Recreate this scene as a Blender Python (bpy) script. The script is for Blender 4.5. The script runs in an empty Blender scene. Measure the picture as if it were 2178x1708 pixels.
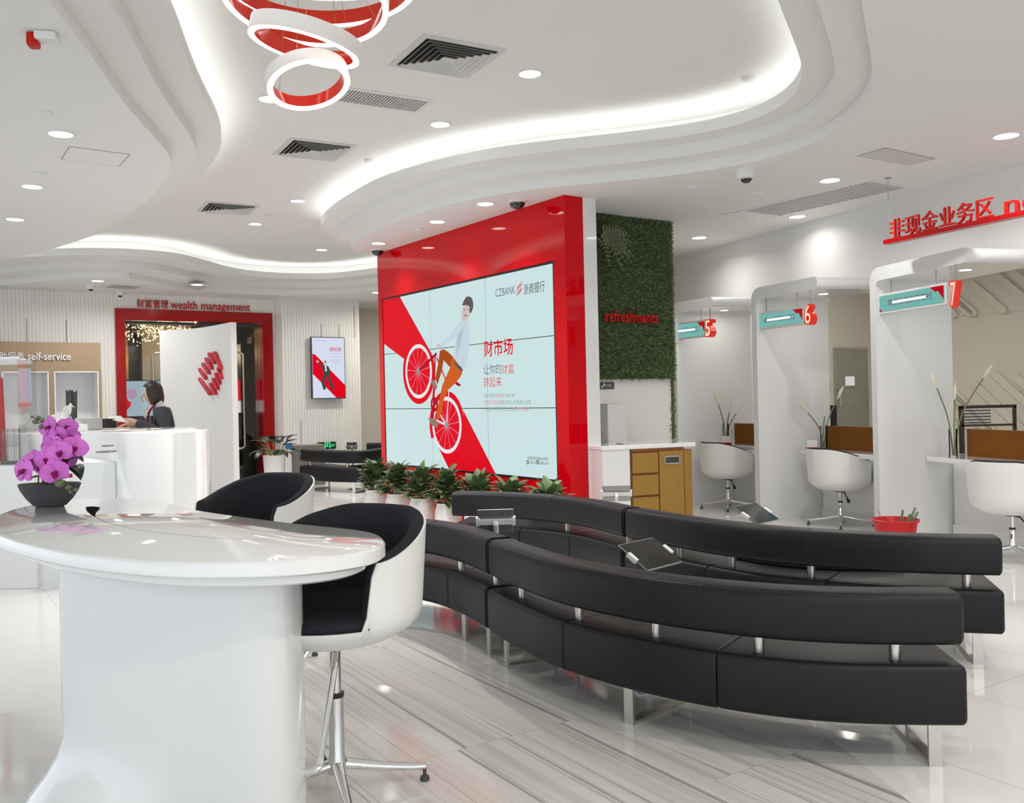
import bpy, bmesh, math, random
from mathutils import Vector, Matrix
from math import sin, cos, pi, radians, atan2, sqrt
random.seed(7)
SC = bpy.context.scene
COL = SC.collection

# ------------------------------------------------------------------ camera
ROLL, FPX, CH = .022, 1950., 1.4
cam_d = bpy.data.cameras.new('camera')
cam = bpy.data.objects.new('camera', cam_d); COL.objects.link(cam)
cam_d.sensor_width = 36.; cam_d.lens = FPX/2178.*36.; cam_d.shift_y = -8/2178.; cam_d.clip_start = .05
R_ = Vector((cos(ROLL), 0, -sin(ROLL))); U_ = Vector((sin(ROLL), 0, cos(ROLL))); B_ = Vector((0, -1, 0))
cam.matrix_world = Matrix(((R_.x, U_.x, B_.x, 0), (R_.y, U_.y, B_.y, 0), (R_.z, U_.z, B_.z, CH), (0, 0, 0, 1)))
SC.camera = cam
# ------------------------------------------------------------------ world (overcast daylight through the open glazed front), exposure
w = bpy.data.worlds.new('world'); SC.world = w; w.use_nodes = True
bg = w.node_tree.nodes['Background']; bg.inputs[0].default_value = (.86, .93, 1., 1); bg.inputs[1].default_value = 1.6
SC.view_settings.view_transform = 'Standard'; SC.view_settings.look = 'None'
SC.view_settings.exposure = .10; SC.view_settings.gamma = 1.; SC.view_settings.use_curve_mapping = False
LAMP_W, COVE_E = 21., 9.          # watts per downlight, strength of the cove strip

# ------------------------------------------------------------------ photo-frame geometry helpers
def ray(px, py):
    a = px-1089.; b = py-854.
    return Vector(((a*cos(ROLL)-b*sin(ROLL))/FPX, 1., -(a*sin(ROLL)+b*cos(ROLL)+8.)/FPX))
def at_z(px, py, z):
    r = ray(px, py); t = (z-CH)/r.z
    return Vector((r.x*t, t, z))
def at_y(px, py, y):
    r = ray(px, py)
    return Vector((r.x*y, y, CH+r.z*y))
class PL:
    'a vertical plane through p (x, y) running to the right along d; s along d, z up, off towards the room'
    def __init__(s, p, d):
        s.p = Vector((p[0], p[1], 0)); s.d = Vector((d[0], d[1], 0)).normalized(); s.n = Vector((s.d.y, -s.d.x, 0))
    def hit(s, px, py):
        r = ray(px, py); o = Vector((0, 0, CH)); t = (s.p-o).dot(s.n)/r.dot(s.n)
        return o+r*t
    def loc(s, px, py):
        h = s.hit(px, py); return ((h-s.p).dot(s.d), h.z)
    def pt(s, a, z, off=0.):
        q = s.p+s.d*a+s.n*off; return Vector((q.x, q.y, z))
    def shift(s, off):
        q = s.p+s.n*off; return PL((q.x, q.y), (s.d.x, s.d.y))
ANG = radians(33.)
Uu = Vector((cos(ANG), sin(ANG), 0)); Vv = Vector((-sin(ANG), cos(ANG), 0)); Z_ = Vector((0, 0, 1))

# ------------------------------------------------------------------ materials
MATS = {}
def mat(name, col, rough=.5, metal=0., emit=0., coat=0., spec=.5, noise=0., nscale=20., bump=0., trans=0., ecol=None, alpha=1.):
    if name in MATS: return MATS[name]
    m = bpy.data.materials.new(name); m.use_nodes = True
    nt = m.node_tree; b = nt.nodes['Principled BSDF']
    b.inputs['Base Color'].default_value = (*col, 1); b.inputs['Roughness'].default_value = rough
    b.inputs['Metallic'].default_value = metal; b.inputs['Specular IOR Level'].default_value = spec
    b.inputs['Coat Weight'].default_value = coat; b.inputs['Coat Roughness'].default_value = .03
    if emit:
        b.inputs['Emission Color'].default_value = (*(ecol or col), 1); b.inputs['Emission Strength'].default_value = emit
    if noise or bump:
        tc = nt.nodes.new('ShaderNodeTexCoord'); n = nt.nodes.new('ShaderNodeTexNoise'); n.inputs['Scale'].default_value = nscale
        n.inputs['Detail'].default_value = 4
        nt.links.new(tc.outputs['Object'], n.inputs['Vector'])
        if noise:
            mx = nt.nodes.new('ShaderNodeMix'); mx.data_type = 'RGBA'
            mx.inputs['A'].default_value = (*[c*(1-noise) for c in col], 1); mx.inputs['B'].default_value = (*[min(1, c*(1+noise)) for c in col], 1)
            nt.links.new(n.outputs['Fac'], mx.inputs['Factor']); nt.links.new(mx.outputs['Result'], b.inputs['Base Color'])
        if bump:
            bp = nt.nodes.new('ShaderNodeBump'); bp.inputs['Strength'].default_value = bump; bp.inputs['Distance'].default_value = .01
            nt.links.new(n.outputs['Fac'], bp.inputs['Height']); nt.links.new(bp.outputs['Normal'], b.inputs['Normal'])
    MATS[name] = m; return m
def glass(name, tint=(1, 1, 1), refl=1.):
    if name in MATS: return MATS[name]
    m = bpy.data.materials.new(name); m.use_nodes = True; nt = m.node_tree; nt.nodes.clear()
    o = nt.nodes.new('ShaderNodeOutputMaterial'); t = nt.nodes.new('ShaderNodeBsdfTransparent'); t.inputs[0].default_value = (*tint, 1)
    g = nt.nodes.new('ShaderNodeBsdfGlossy'); g.inputs['Roughness'].default_value = .02
    f = nt.nodes.new('ShaderNodeFresnel'); f.inputs[0].default_value = 1.5
    ml = nt.nodes.new('ShaderNodeMath'); ml.operation = 'MULTIPLY'; ml.inputs[1].default_value = refl
    mx = nt.nodes.new('ShaderNodeMixShader')
    nt.links.new(f.outputs[0], ml.inputs[0]); nt.links.new(ml.outputs[0], mx.inputs[0])
    nt.links.new(t.outputs[0], mx.inputs[1]); nt.links.new(g.outputs[0], mx.inputs[2]); nt.links.new(mx.outputs[0], o.inputs[0])
    MATS[name] = m; return m
def glow(name, col, s=1.): return mat(name, (0, 0, 0), .4, emit=s*.93, ecol=col, spec=.08)
def srgb(r, g, b):
    f = lambda c: (c/255/12.92) if c <= 10 else ((c/255+.055)/1.055)**2.4
    return (f(r), f(g), f(b))
def wood(name, c1, c2, axis='Z'):
    m = bpy.data.materials.new(name); m.use_nodes = True; nt = m.node_tree; b = nt.nodes['Principled BSDF']; b.inputs['Roughness'].default_value = .45; b.inputs['Specular IOR Level'].default_value = .25
    tc = nt.nodes.new('ShaderNodeTexCoord'); mp = nt.nodes.new('ShaderNodeMapping')
    mp.inputs['Scale'].default_value = (60, 60, 3) if axis == 'Z' else (4, 4, 70)
    n = nt.nodes.new('ShaderNodeTexNoise'); n.inputs['Scale'].default_value = 1.; n.inputs['Detail'].default_value = 6
    mx = nt.nodes.new('ShaderNodeMix'); mx.data_type = 'RGBA'; mx.inputs['A'].default_value = (*c1, 1); mx.inputs['B'].default_value = (*c2, 1)
    nt.links.new(tc.outputs['Object'], mp.inputs[0]); nt.links.new(mp.outputs[0], n.inputs['Vector'])
    nt.links.new(n.outputs['Fac'], mx.inputs['Factor']); nt.links.new(mx.outputs['Result'], b.inputs['Base Color'])
    MATS[name] = m; return m

M_ceil = mat('ceiling_paint', (.78, .775, .755), .75, noise=.015, nscale=1.5)
M_wall = mat('wall_paint', (.78, .77, .745), .6, noise=.015, nscale=1.5)
M_warm = mat('warm_wall_paint', (.70, .665, .59), .7, noise=.02, nscale=2)
M_rib = mat('ribbed_wall_paint', (.84, .825, .79), .55, noise=.02, nscale=2)
M_groove = mat('groove_paint', (.34, .33, .31), .7, noise=.03)
M_white = mat('white_lacquer', (.79, .79, .785), .12, coat=.6, noise=.008, nscale=1.)
M_solid = mat('white_solid_surface', (.86, .855, .84), .07, coat=.5, noise=.008, nscale=1.)
M_shell = mat('white_moulded_shell', (.85, .845, .82), .28, noise=.01, nscale=3)
M_red = mat('red_lacquer', (.62, .0, .006), .03, spec=.25, noise=.02, nscale=2)
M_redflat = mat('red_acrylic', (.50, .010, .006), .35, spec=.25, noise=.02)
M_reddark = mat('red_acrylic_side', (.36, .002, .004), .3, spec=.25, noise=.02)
M_fabric = mat('black_wool_fabric', (.018, .019, .024), .85, noise=.35, nscale=220, bump=.35, spec=.25)
M_leather = mat('black_leather', (.009, .0093, .0115), .45, noise=.2, nscale=120, bump=.12, spec=.28)
M_chrome = mat('polished_chrome', (.82, .82, .82), .1, metal=1., noise=.02)
M_steel = mat('brushed_steel', (.62, .60, .57), .28, metal=1., noise=.06, nscale=90)
M_black = mat('black_plastic', (.012, .012, .013), .3, noise=.1)
M_dark = mat('dark_grey_plastic', (.05, .05, .052), .4, noise=.1)
M_grey = mat('grey_plastic', (.33, .33, .32), .45, noise=.05)
M_oak = wood('oak_veneer', (.285, .15, .03), (.38, .215, .05))
M_amber = wood('amber_wood_veneer', (.16, .05, .001), (.21, .075, .002), 'X')
M_seam = mat('wood_shadow_gap', (.22, .075, .012), .5, noise=.1)
M_tan = mat('tan_laminate', (.33, .235, .145), .5, noise=.06, nscale=60)
M_lens = glow('lamp_lens', (1., .985, .95), 9.)
M_led = glow('led_face', (1., .97, .93), 4.)
M_strip = glow('cove_led_strip', (.97, 1., .965), COVE_E)
M_leaf = mat('green_leaf', (.125, .185, .078), .5, noise=.45, nscale=9)
M_leafdk = mat('dark_green_leaf', (.018, .034, .016), .35, noise=.4, nscale=12)
M_glass = glass('clear_glass')
M_acryl = glass('clear_acrylic', (1., 1., 1.), .3)
M_paper = mat('white_paper', (.84, .84, .82), .7, noise=.02)
M_vent = mat('vent_aluminium', (.62, .62, .60), .5, noise=.04)
M_ventdark = mat('vent_dark_inside', (.03, .03, .03), .8, noise=.1)
M_pot = mat('white_glazed_ceramic', (.82, .815, .79), .18, coat=.3, noise=.01)
M_stem = mat('green_stem', (.16, .22, .075), .5, noise=.25, nscale=30)
M_skin = mat('skin', (.62, .40, .29), .5, noise=.05)
M_trim = mat('ceiling_fitting_white', (.74, .74, .72), .5, noise=.02)

# ------------------------------------------------------------------ mesh builder
class MB:
    def __init__(s): s.v = []; s.f = []; s.m = []
    def add(s, vs, fs, mi=0):
        o = len(s.v); s.v += [Vector(q) for q in vs]; s.f += [[i+o for i in q] for q in fs]; s.m += [mi]*len(fs)
    def box(s, c, size, d=(1, 0), mi=0):
        d = Vector((d[0], d[1], 0)).normalized(); e = Vector((-d.y, d.x, 0)); c = Vector(c); a, b, h = [q/2 for q in size]
        vs = [c+d*(a*i)+e*(b*j)+Z_*(h*k) for k in (-1, 1) for j in (-1, 1) for i in (-1, 1)]
        s.add(vs, [(0, 2, 3, 1), (4, 5, 7, 6), (0, 1, 5, 4), (2, 6, 7, 3), (0, 4, 6, 2), (1, 3, 7, 5)], mi)
    def slab(s, pts, off, mi=0):
        'polygon of 3-D points thickened by the vector off'
        n = len(pts); pts = [Vector(p) for p in pts]; off = Vector(off)
        s.add(pts+[p+off for p in pts], [tuple(range(n))[::-1], tuple(range(n, 2*n))]+[(i, (i+1) % n, n+(i+1) % n, n+i) for i in range(n)], mi)
    def prism(s, poly, z0, z1, mi=0):
        s.slab([(p[0], p[1], z0) for p in poly], (0, 0, z1-z0), mi)
    def rect(s, pl, s0, s1, z0, z1, o0, o1, mi=0):
        s.slab([pl.pt(s0, z0, o0), pl.pt(s1, z0, o0), pl.pt(s1, z1, o0), pl.pt(s0, z1, o0)], pl.n*(o1-o0), mi)
    def flat(s, pts, mi=0): s.add(pts, [tuple(range(len(pts)))], mi)
    def lathe(s, prof, c=(0, 0, 0), n=32, mi=0, sx=1., sy=1., ang=0.):
        c = Vector(c); vs = []; fs = []
        for r, z in prof:
            for i in range(n):
                t = 2*pi*i/n; x, y = r*cos(t)*sx, r*sin(t)*sy
                vs.append(c+Vector((x*cos(ang)-y*sin(ang), x*sin(ang)+y*cos(ang), z)))
        k = len(prof)
        for j in range(k-1):
            for i in range(n): fs.append((j*n+i, j*n+(i+1) % n, (j+1)*n+(i+1) % n, (j+1)*n+i))
        fs.append(tuple(range(n))[::-1]); fs.append(tuple(range((k-1)*n, k*n)))
        s.add(vs, fs, mi)
    def grid(s, rows, mi=0, closed=False, wrap=False):
        n = len(rows[0]); vs = [p for r in rows for p in r]; fs = []
        k = len(rows)
        for j in range(k if wrap else k-1):
            j2 = (j+1) % k
            for i in range(n if closed else n-1): fs.append((j*n+i, j*n+(i+1) % n, j2*n+(i+1) % n, j2*n+i))
        s.add(vs, fs, mi)
    def sweep(s, rings, mi=0, cap=True):
        n = len(rings[0]); s.grid(rings, mi, closed=True)
        if cap: s.add(rings[0], [tuple(range(n))[::-1]], mi); s.add(rings[-1], [tuple(range(n))], mi)
    def tube(s, path, r, n=10, mi=0, cap=True, closed=False):
        path = [Vector(p) for p in path]; k = len(path); rs = r if isinstance(r, (list, tuple)) else [r]*k
        rings = []; nrm = None
        for i, p in enumerate(path):
            if closed: t = path[(i+1) % k]-path[i-1]
            else: t = path[min(i+1, k-1)]-path[max(i-1, 0)]
            t.normalize()
            if nrm is None: nrm = t.orthogonal().normalized()
            else:
                nrm = nrm-t*nrm.dot(t); nrm.normalize()
            b = t.cross(nrm)
            rings.append([p+(nrm*cos(2*pi*q/n)+b*sin(2*pi*q/n))*rs[i] for q in range(n)])
        if closed: s.grid(rings, mi, closed=True, wrap=True)
        else: s.sweep(rings, mi, cap)
    def disc(s, c, r, n=24, mi=0, down=False, d=None):
        c = Vector(c); ps = [c+Vector((r*cos(2*pi*i/n), r*sin(2*pi*i/n), 0)) for i in range(n)]
        s.flat(ps[::-1] if down else ps, mi)
    def ball(s, c, r, mi=0, nu=12, nv=8):
        rx, ry, rz = r if isinstance(r, (list, tuple)) else (r, r, r)
        c = Vector(c); rows = []
        for j in range(nv+1):
            a = -pi/2+pi*j/nv; ca = max(cos(a), 1e-3)
            rows.append([c+Vector((rx*ca*cos(2*pi*i/nu), ry*ca*sin(2*pi*i/nu), rz*sin(a))) for i in range(nu)])
        s.grid(rows, mi, closed=True)
    def build(s, name, mats, parent=None, smooth=30, bevel=0., seg=2, fix=True, subsurf=0):
        me = bpy.data.meshes.new(name); me.from_pydata(s.v, [], s.f)
        if not isinstance(mats, (list, tuple)): mats = [mats]
        for q in mats: me.materials.append(q)
        me.polygons.foreach_set('material_index', s.m)
        if fix:
            bm = bmesh.new(); bm.from_mesh(me); bmesh.ops.remove_doubles(bm, verts=bm.verts, dist=1e-5)
            bmesh.ops.recalc_face_normals(bm, faces=bm.faces); bm.to_mesh(me); bm.free()
        me.update()
        o = bpy.data.objects.new(name, me); COL.objects.link(o)
        if smooth:
            me.polygons.foreach_set('use_smooth', [len(p.vertices) < 20 for p in me.polygons]); me.set_sharp_from_angle(angle=radians(smooth))
        if bevel:
            b = o.modifiers.new('bevel', 'BEVEL'); b.width = bevel; b.segments = seg; b.limit_method = 'ANGLE'; b.angle_limit = radians(40); b.harden_normals = False
        if subsurf:
            q = o.modifiers.new('subsurf', 'SUBSURF'); q.levels = q.render_levels = subsurf
        if parent: attach(o, parent)
        return o
def attach(o, parent):
    o.parent = parent
    if parent.type == 'EMPTY': o.matrix_parent_inverse = Matrix.LocRotScale(parent.location, parent.rotation_euler, None).inverted()
    elif parent.parent is not None: o.matrix_parent_inverse = Matrix.Identity(4)
def tag(o, label, cat, group=None, kind=None):
    o['label'] = label; o['category'] = cat
    if group: o['group'] = group
    if kind: o['kind'] = kind
    return o
def thing(name, label, cat, loc=(0, 0, 0), group=None, rz=0.):
    o = bpy.data.objects.new(name, None); COL.objects.link(o); o.empty_display_size = .1
    o.location = loc; o.rotation_euler = (0, 0, rz); return tag(o, label, cat, group)
def struct(o, label, cat='room'):
    o['kind'] = 'structure'; o['label'] = label; o['category'] = cat; return o
def dup(root, loc, rz=0., label=None, group=None):
    r = root.copy(); COL.objects.link(r); r.location = loc; r.rotation_euler = (0, 0, rz)
    if label: r['label'] = label
    if group: r['group'] = group
    for ch in list(root.children):
        c = ch.copy(); COL.objects.link(c); c.parent = r
        for g in list(ch.children):
            e = g.copy(); COL.objects.link(e); e.parent = c
    return r
def catmull(P, n=8, closed=False):
    P = [Vector(p) for p in P]; k = len(P); out = []
    for i in range(k if closed else k-1):
        if closed: a, b, c, d = P[i-1], P[i], P[(i+1) % k], P[(i+2) % k]
        else: a, b, c, d = P[max(i-1, 0)], P[i], P[i+1], P[min(i+2, k-1)]
        for j in range(n):
            t = j/n
            out.append(.5*((2*b)+(c-a)*t+(2*a-5*b+4*c-d)*t*t+(3*b-a-3*c+d)*t**3))
    if not closed: out.append(P[-1])
    return out
def resample(P, n, closed=False):
    Q = P+[P[0]] if closed else P
    L = [0.]
    for a, b in zip(Q, Q[1:]): L.append(L[-1]+(b-a).length)
    out = []; j = 0; m = n if closed else n-1
    for i in range(n):
        t = L[-1]*i/m
        while j < len(L)-2 and L[j+1] < t: j += 1
        out.append(Q[j].lerp(Q[j+1], 0 if L[j+1] == L[j] else min(1, (t-L[j])/(L[j+1]-L[j]))))
    return out
_tc = {}
def text_geo(body, ext=0., bold=0.):
    k = (body, ext, bold)
    if k in _tc: return _tc[k]
    c = bpy.data.curves.new('lettering', 'FONT'); c.body = body; c.size = 1.; c.extrude = ext; c.offset = bold; c.resolution_u = 3
    o = bpy.data.objects.new('lettering', c); COL.objects.link(o)
    dg = bpy.context.evaluated_depsgraph_get(); me = bpy.data.meshes.new_from_object(o.evaluated_get(dg))
    vs = [v.co.copy() for v in me.vertices]; fs = [tuple(p.vertices) for p in me.polygons]; ns = [p.normal.z for p in me.polygons]
    bpy.data.objects.remove(o); bpy.data.curves.remove(c); bpy.data.meshes.remove(me)
    _tc[k] = (vs, fs, ns); return _tc[k]
def letters(mb, body, pl, s0, s1, z0, z1, off=.003, depth=.0, mi=0, bold=0., side=None):
    'lettering filling the box s0..s1, z0..z1 of the plane pl'
    vs, fs, ns = text_geo(body, .5 if depth else 0., bold)
    xs = [v.x for v in vs]; ys = [v.y for v in vs]; x0, x1, y0, y1 = min(xs), max(xs), min(ys), max(ys)
    out = [pl.pt(s0+(v.x-x0)/(x1-x0)*(s1-s0), z0+(v.y-y0)/(y1-y0)*(z1-z0), off+(v.z+.5)*depth if depth else off) for v in vs]
    if side is None: mb.add(out, fs, mi)
    else:
        for f, n in zip(fs, ns): pass
        o = len(mb.v); mb.v += out; mb.f += [[i+o for i in f] for f in fs]; mb.m += [mi if n > .7 else side for n in ns]
class MP:
    'pieces of one kind: every call of nxt() starts a mesh of its own'
    def __init__(s): s.l = []
    def nxt(s): s.l.append(MB()); return s.l[-1]
    def build(s, name, m, root, **k):
        for q in s.l: q.build(name, m, root, **k)
def child(mb, name, m, root, **k): return mb.build(name, m, root, **k)
# ================================================================== SETTING
# ---- ceiling void: traced outline of the innermost lip, with the width of the stepped border at each point
LOOP = [(-.6, 1.9, .42), (.2, 2.3, .42), (.9, 3.6, .42), (1.445, 4.82, .42), (1.622, 5.198, .42), (1.834, 5.679, .42), (1.94, 5.95, .40), (2.0, 6.28, .38), (1.974, 6.66, .4), (1.862, 6.92, .42),
 (1.57, 7.218, .44), (1.189, 7.391, .46), (.831, 7.522, .46), (.265, 7.69, .46), (-.195, 7.893, .46), (-.616, 8.2, .46), (-.925, 8.473, .46), (-1.265, 8.859, .46), (-1.585, 9.393, .45),
 (-1.911, 10.0, .42), (-2.125, 10.514, .38), (-2.24, 10.9, .34), (-2.2, 11.4, .3), (-1.9, 11.85, .3), (-1.35, 12.25, .3), (-.95, 12.8, .35), (-1.1, 13.6, .45), (-1.6, 14.3, .55), (-2.093, 14.75, .6), (-2.868, 15.25, .62),
 (-3.478, 15.25, .7), (-4.021, 14.95, .8), (-4.376, 14.4, .9), (-4.495, 13.65, .95), (-4.664, 12.959, .95), (-5.012, 12.56, .9), (-5.567, 12.36, .85), (-6.224, 12.36, .85), (-6.95, 12.55, .85), (-7.8, 12.95, .85), (-8.6, 13.35, .7), (-8.95, 13.35, .5), (-8.7, 12.95, .42), (-8.2, 12.6, .42), (-7.3, 12.17, .42), (-6.55, 11.93, .42),
 (-5.964, 11.70, .42), (-5.325, 11.273, .42), (-4.451, 10.451, .42), (-3.655, 9.506, .42), (-3.033, 8.713, .42), (-2.628, 8.031, .40), (-2.3, 7.38, .38), (-2.16, 6.95, .36), (-2.067, 6.451, .38), (-1.977, 5.9, .40), (-1.852, 5.3, .42),
 (-1.759, 4.865, .42), (-1.6, 3.9, .42), (-1.3, 2.7, .42)]
lp = resample(catmull([Vector(p) for p in LOOP], 10, True), 360, True)
for _ in range(6): lp = [(lp[i-1]+lp[i]*2+lp[(i+1) % 360])/4 for i in range(360)]
C1 = [Vector((p.x, p.y, 0)) for p in lp]; WID = [p.z for p in lp]
def offset(P, ws):
    n = len(P); out = []
    for i in range(n):
        t = (P[(i+1) % n]-P[i-1]).normalized(); out.append(P[i]+Vector((t.y, -t.x, 0))*ws[i])
    for _ in range(3): out = [(out[i-1]+out[i]*2+out[(i+1) % n])/4 for i in range(n)]
    return out
C2 = offset(C1, [q*.5 for q in WID]); C3 = offset(C1, WID)
TR = offset(C1, [.42]*360); LI = offset(C1, [.025]*360); LS = offset(C1, [.10]*360); LS2 = offset(C1, [.14]*360)
def up(P, z): return [Vector((p.x, p.y, z)) for p in P]
mb = MB()
mb.grid([up(C3, 3.26), up(C3, 3.35), up(C2, 3.35), up(C2, 3.45), up(C1, 3.45), up(C1, 3.545), up(LI, 3.545), up(LI, 3.48), up(TR, 3.48), up(TR, 3.70)], closed=True)
struct(mb.build('trim_1', M_ceil, smooth=40, fix=False), 'white stepped border of the curved ceiling recess', 'ceiling border')
# lower ceiling: rectangle with the curved hole
bm = bmesh.new()
def loop_edges(P):
    vs = [bm.verts.new(p) for p in P]; return [bm.edges.new((vs[i], vs[(i+1) % len(vs)])) for i in range(len(vs))]
es = loop_edges([Vector((-13, -3, 3.26)), Vector((8.5, -3, 3.26)), Vector((8.5, 21, 3.26)), Vector((-13, 21, 3.26))])+loop_edges(up(C3, 3.26))
bmesh.ops.triangle_fill(bm, use_beauty=True, use_dissolve=False, edges=es)
me = bpy.data.meshes.new('ceiling'); bm.to_mesh(me); bm.free(); me.materials.append(M_ceil)
low = bpy.data.objects.new('ceiling', me); COL.objects.link(low); struct(low, 'white lower ceiling with downlights around the curved recess', 'ceiling')
mb = MB(); mb.box((-2.25, 9, 3.75), (22, 24.2, .1)); struct(mb.build('ceiling_upper', M_ceil, smooth=0), 'white raised ceiling inside the curved recess', 'ceiling')
# cove strip
mb = MB(); mb.grid([up(LS, 3.487), up(LS, 3.50), up(LS2, 3.50), up(LS2, 3.487)], closed=True, wrap=True)
cv = mb.build('cove_light_strip', M_strip, smooth=0); tag(cv, 'glowing white light strip hidden in the lip of the curved ceiling recess', 'light strip')

# ---- floor
def floor_mat(name, striped):
    m = bpy.data.materials.new(name); m.use_nodes = True; nt = m.node_tree; b = nt.nodes['Principled BSDF']; L = nt.links.new
    N = nt.nodes.new
    tc = N('ShaderNodeTexCoord'); mp = N('ShaderNodeMapping'); mp.inputs['Rotation'].default_value = (0, 0, -(ANG+pi/2)); L(tc.outputs['Object'], mp.inputs[0])
    br = N('ShaderNodeTexBrick'); br.inputs['Scale'].default_value = 1.; br.inputs['Brick Width'].default_value = 1.6; br.inputs['Row Height'].default_value = .8
    br.inputs['Mortar Size'].default_value = .0022; br.inputs['Mortar Smooth'].default_value = 0.; br.inputs['Color1'].default_value = (0, 0, 0, 1); br.inputs['Color2'].default_value = (1, 1, 1, 1); br.inputs['Mortar'].default_value = (.5, .5, .5, 1)
    br.offset = .5; L(mp.outputs[0], br.inputs['Vector'])
    base = (.68, .665, .635) if striped else (.80, .79, .77)
    if striped:
        sx = N('ShaderNodeSeparateXYZ'); L(mp.outputs[0], sx.inputs[0])
        def stripes(scale, thr, wid, seed, stretch):
            ad = N('ShaderNodeMath'); ad.operation = 'MULTIPLY_ADD'; ad.inputs[1].default_value = 37.3; L(br.outputs['Color'], ad.inputs[0])
            my = N('ShaderNodeMath'); my.operation = 'MULTIPLY'; my.inputs[1].default_value = scale; L(sx.outputs['Y'], my.inputs[0]); L(my.outputs[0], ad.inputs[2])
            mxx = N('ShaderNodeMath'); mxx.operation = 'MULTIPLY'; mxx.inputs[1].default_value = stretch; L(sx.outputs['X'], mxx.inputs[0])
            cb = N('ShaderNodeCombineXYZ'); L(mxx.outputs[0], cb.inputs[0]); L(ad.outputs[0], cb.inputs[1]); cb.inputs[2].default_value = seed
            n = N('ShaderNodeTexNoise'); n.inputs['Scale'].default_value = 1.; n.inputs['Detail'].default_value = 3.; L(cb.outputs[0], n.inputs['Vector'])
            r = N('ShaderNodeMapRange'); r.inputs[1].default_value = thr; r.inputs[2].default_value = thr+wid; L(n.outputs['Fac'], r.inputs[0]); return r.outputs[0]
        def mixc(fac, a, col, amt):
            f = N('ShaderNodeMath'); f.operation = 'MULTIPLY'; f.inputs[1].default_value = amt; L(fac, f.inputs[0])
            x = N('ShaderNodeMix'); x.data_type = 'RGBA'; L(f.outputs[0], x.inputs['Factor']); L(a, x.inputs['A']); x.inputs['B'].default_value = (*col, 1); return x.outputs['Result']
        rgb = N('ShaderNodeRGB'); rgb.outputs[0].default_value = (*base, 1)
        c = mixc(stripes(14., .47, .2, 1., .25), rgb.outputs[0], (.50, .485, .46), .6)
        c = mixc(stripes(40., .56, .08, 5., .3), c, (.40, .385, .365), .5)
        c = mixc(stripes(26., .655, .03, 9., .2), c, (.19, .18, .17), .6)
        c = mixc(br.outputs['Fac'], c, (.42, .41, .39), .8)
    else:
        n = N('ShaderNodeTexNoise'); n.inputs['Scale'].default_value = 1.3; n.inputs['Detail'].default_value = 6; n.inputs['Distortion'].default_value = 1.; L(tc.outputs['Object'], n.inputs['Vector'])
        x = N('ShaderNodeMix'); x.data_type = 'RGBA'; x.inputs['A'].default_value = (*[q*.94 for q in base], 1); x.inputs['B'].default_value = (*base, 1); L(n.outputs['Fac'], x.inputs['Factor'])
        y = N('ShaderNodeMix'); y.data_type = 'RGBA'; L(br.outputs['Fac'], y.inputs['Factor']); L(x.outputs['Result'], y.inputs['A']); y.inputs['B'].default_value = (.5, .49, .47, 1); c = y.outputs['Result']
    L(c, b.inputs['Base Color']); b.inputs['Roughness'].default_value = .06 if not striped else .09; b.inputs['Specular IOR Level'].default_value = .5
    return m
M_fs = floor_mat('striped_marble_tile', True); M_fw = floor_mat('white_polished_tile', False)
rb = catmull([Vector(p+(0,)) for p in [(1.5, -3), (1.42, 2), (1.33, 3.0), (1.21, 4.0), (1.02, 5.2), (.72, 6.6), (.55, 8.2), (.9, 10), (.9, 13), (.9, 21)]], 8)
lb = catmull([Vector(p+(0,)) for p in [(-1.0, -3), (-1.05, 2), (-1.3, 4), (-1.75, 5.4), (-2.1, 7.5), (-2.9, 10), (-4.2, 13), (-5, 16), (-6, 21)]], 8)
mb = MB(); mb.flat([*lb[::-1], *rb], 0)
mb.flat([Vector((8.5, -3, 0)), Vector((8.5, 21, 0)), *rb[::-1]], 1); mb.flat([Vector((-13, -3, 0)), *lb, Vector((-13, 21, 0))], 1)
struct(mb.build('floor', [M_fs, M_fw], smooth=0), 'polished tile floor, grey striped marble in the middle and plain white at the sides', 'floor')

# ---- back wall with vertical ribs
def ribbed(name, pl, s0, s1, z0, z1, label, seed, thick=.2, holes=()):
    'a wall of vertical ribs, with a flat opening left out between each (a, b, top) of holes'
    mb = MB(); rnd = random.Random(seed); pitch = .055
    def seg(a, b, zz0, zz1):
        n = max(1, round((b-a)/pitch)); p = (b-a)/n; prof = []
        for i in range(n):
            q = a+i*p; prof += [(q, 0.), (q+p*.12, .012), (q+p*.75, .012), (q+p*.87, 0.)]
        prof += [(b, 0.), (b, -thick), (a, -thick)]
        mb.slab([pl.pt(x, zz0, o) for x, o in prof], (0, 0, zz1-zz0), 0)
    cur = s0
    for a, b, t in holes:
        seg(cur, a, z0, z1); seg(a, b, t, z1); cur = b
    seg(cur, s1, z0, z1)
    x = s0+.3
    while x < s1-.1:
        L = rnd.uniform(.4, 1.); zt = rnd.choice((z1-.1, z1-.45, z1-1.4, z1-2.2)); zt = max(zt, z0+L+.1)
        if not any(a-.1 < x < b+.1 for a, b, t in holes): mb.rect(pl, x, x+.014, zt-L, zt, .0125, .016, 1)
        x += rnd.uniform(.28, .6)
    return struct(mb.build(name, [M_rib, M_groove], smooth=0), label, 'wall')
BW = PL((-7.9, 14.2), (Uu.x, Uu.y))
d_l, d_t = BW.loc(243, 656); d_r, _ = BW.loc(577, 665)
fw_ = .0; dl2, dt2 = BW.loc(262, 678); dr2, _ = BW.loc(555, 683)
ribbed('wall_back', BW, -5., BW.loc(592, 700)[0], 0, 3.262, 'pale grey ribbed back wall around the red door frame', 3, holes=[(d_l+.05, d_r-.05, d_t-.05)])
TW = BW.shift(.37); t0, _ = TW.loc(599, 700); t1, _ = TW.loc(764, 700)
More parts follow.
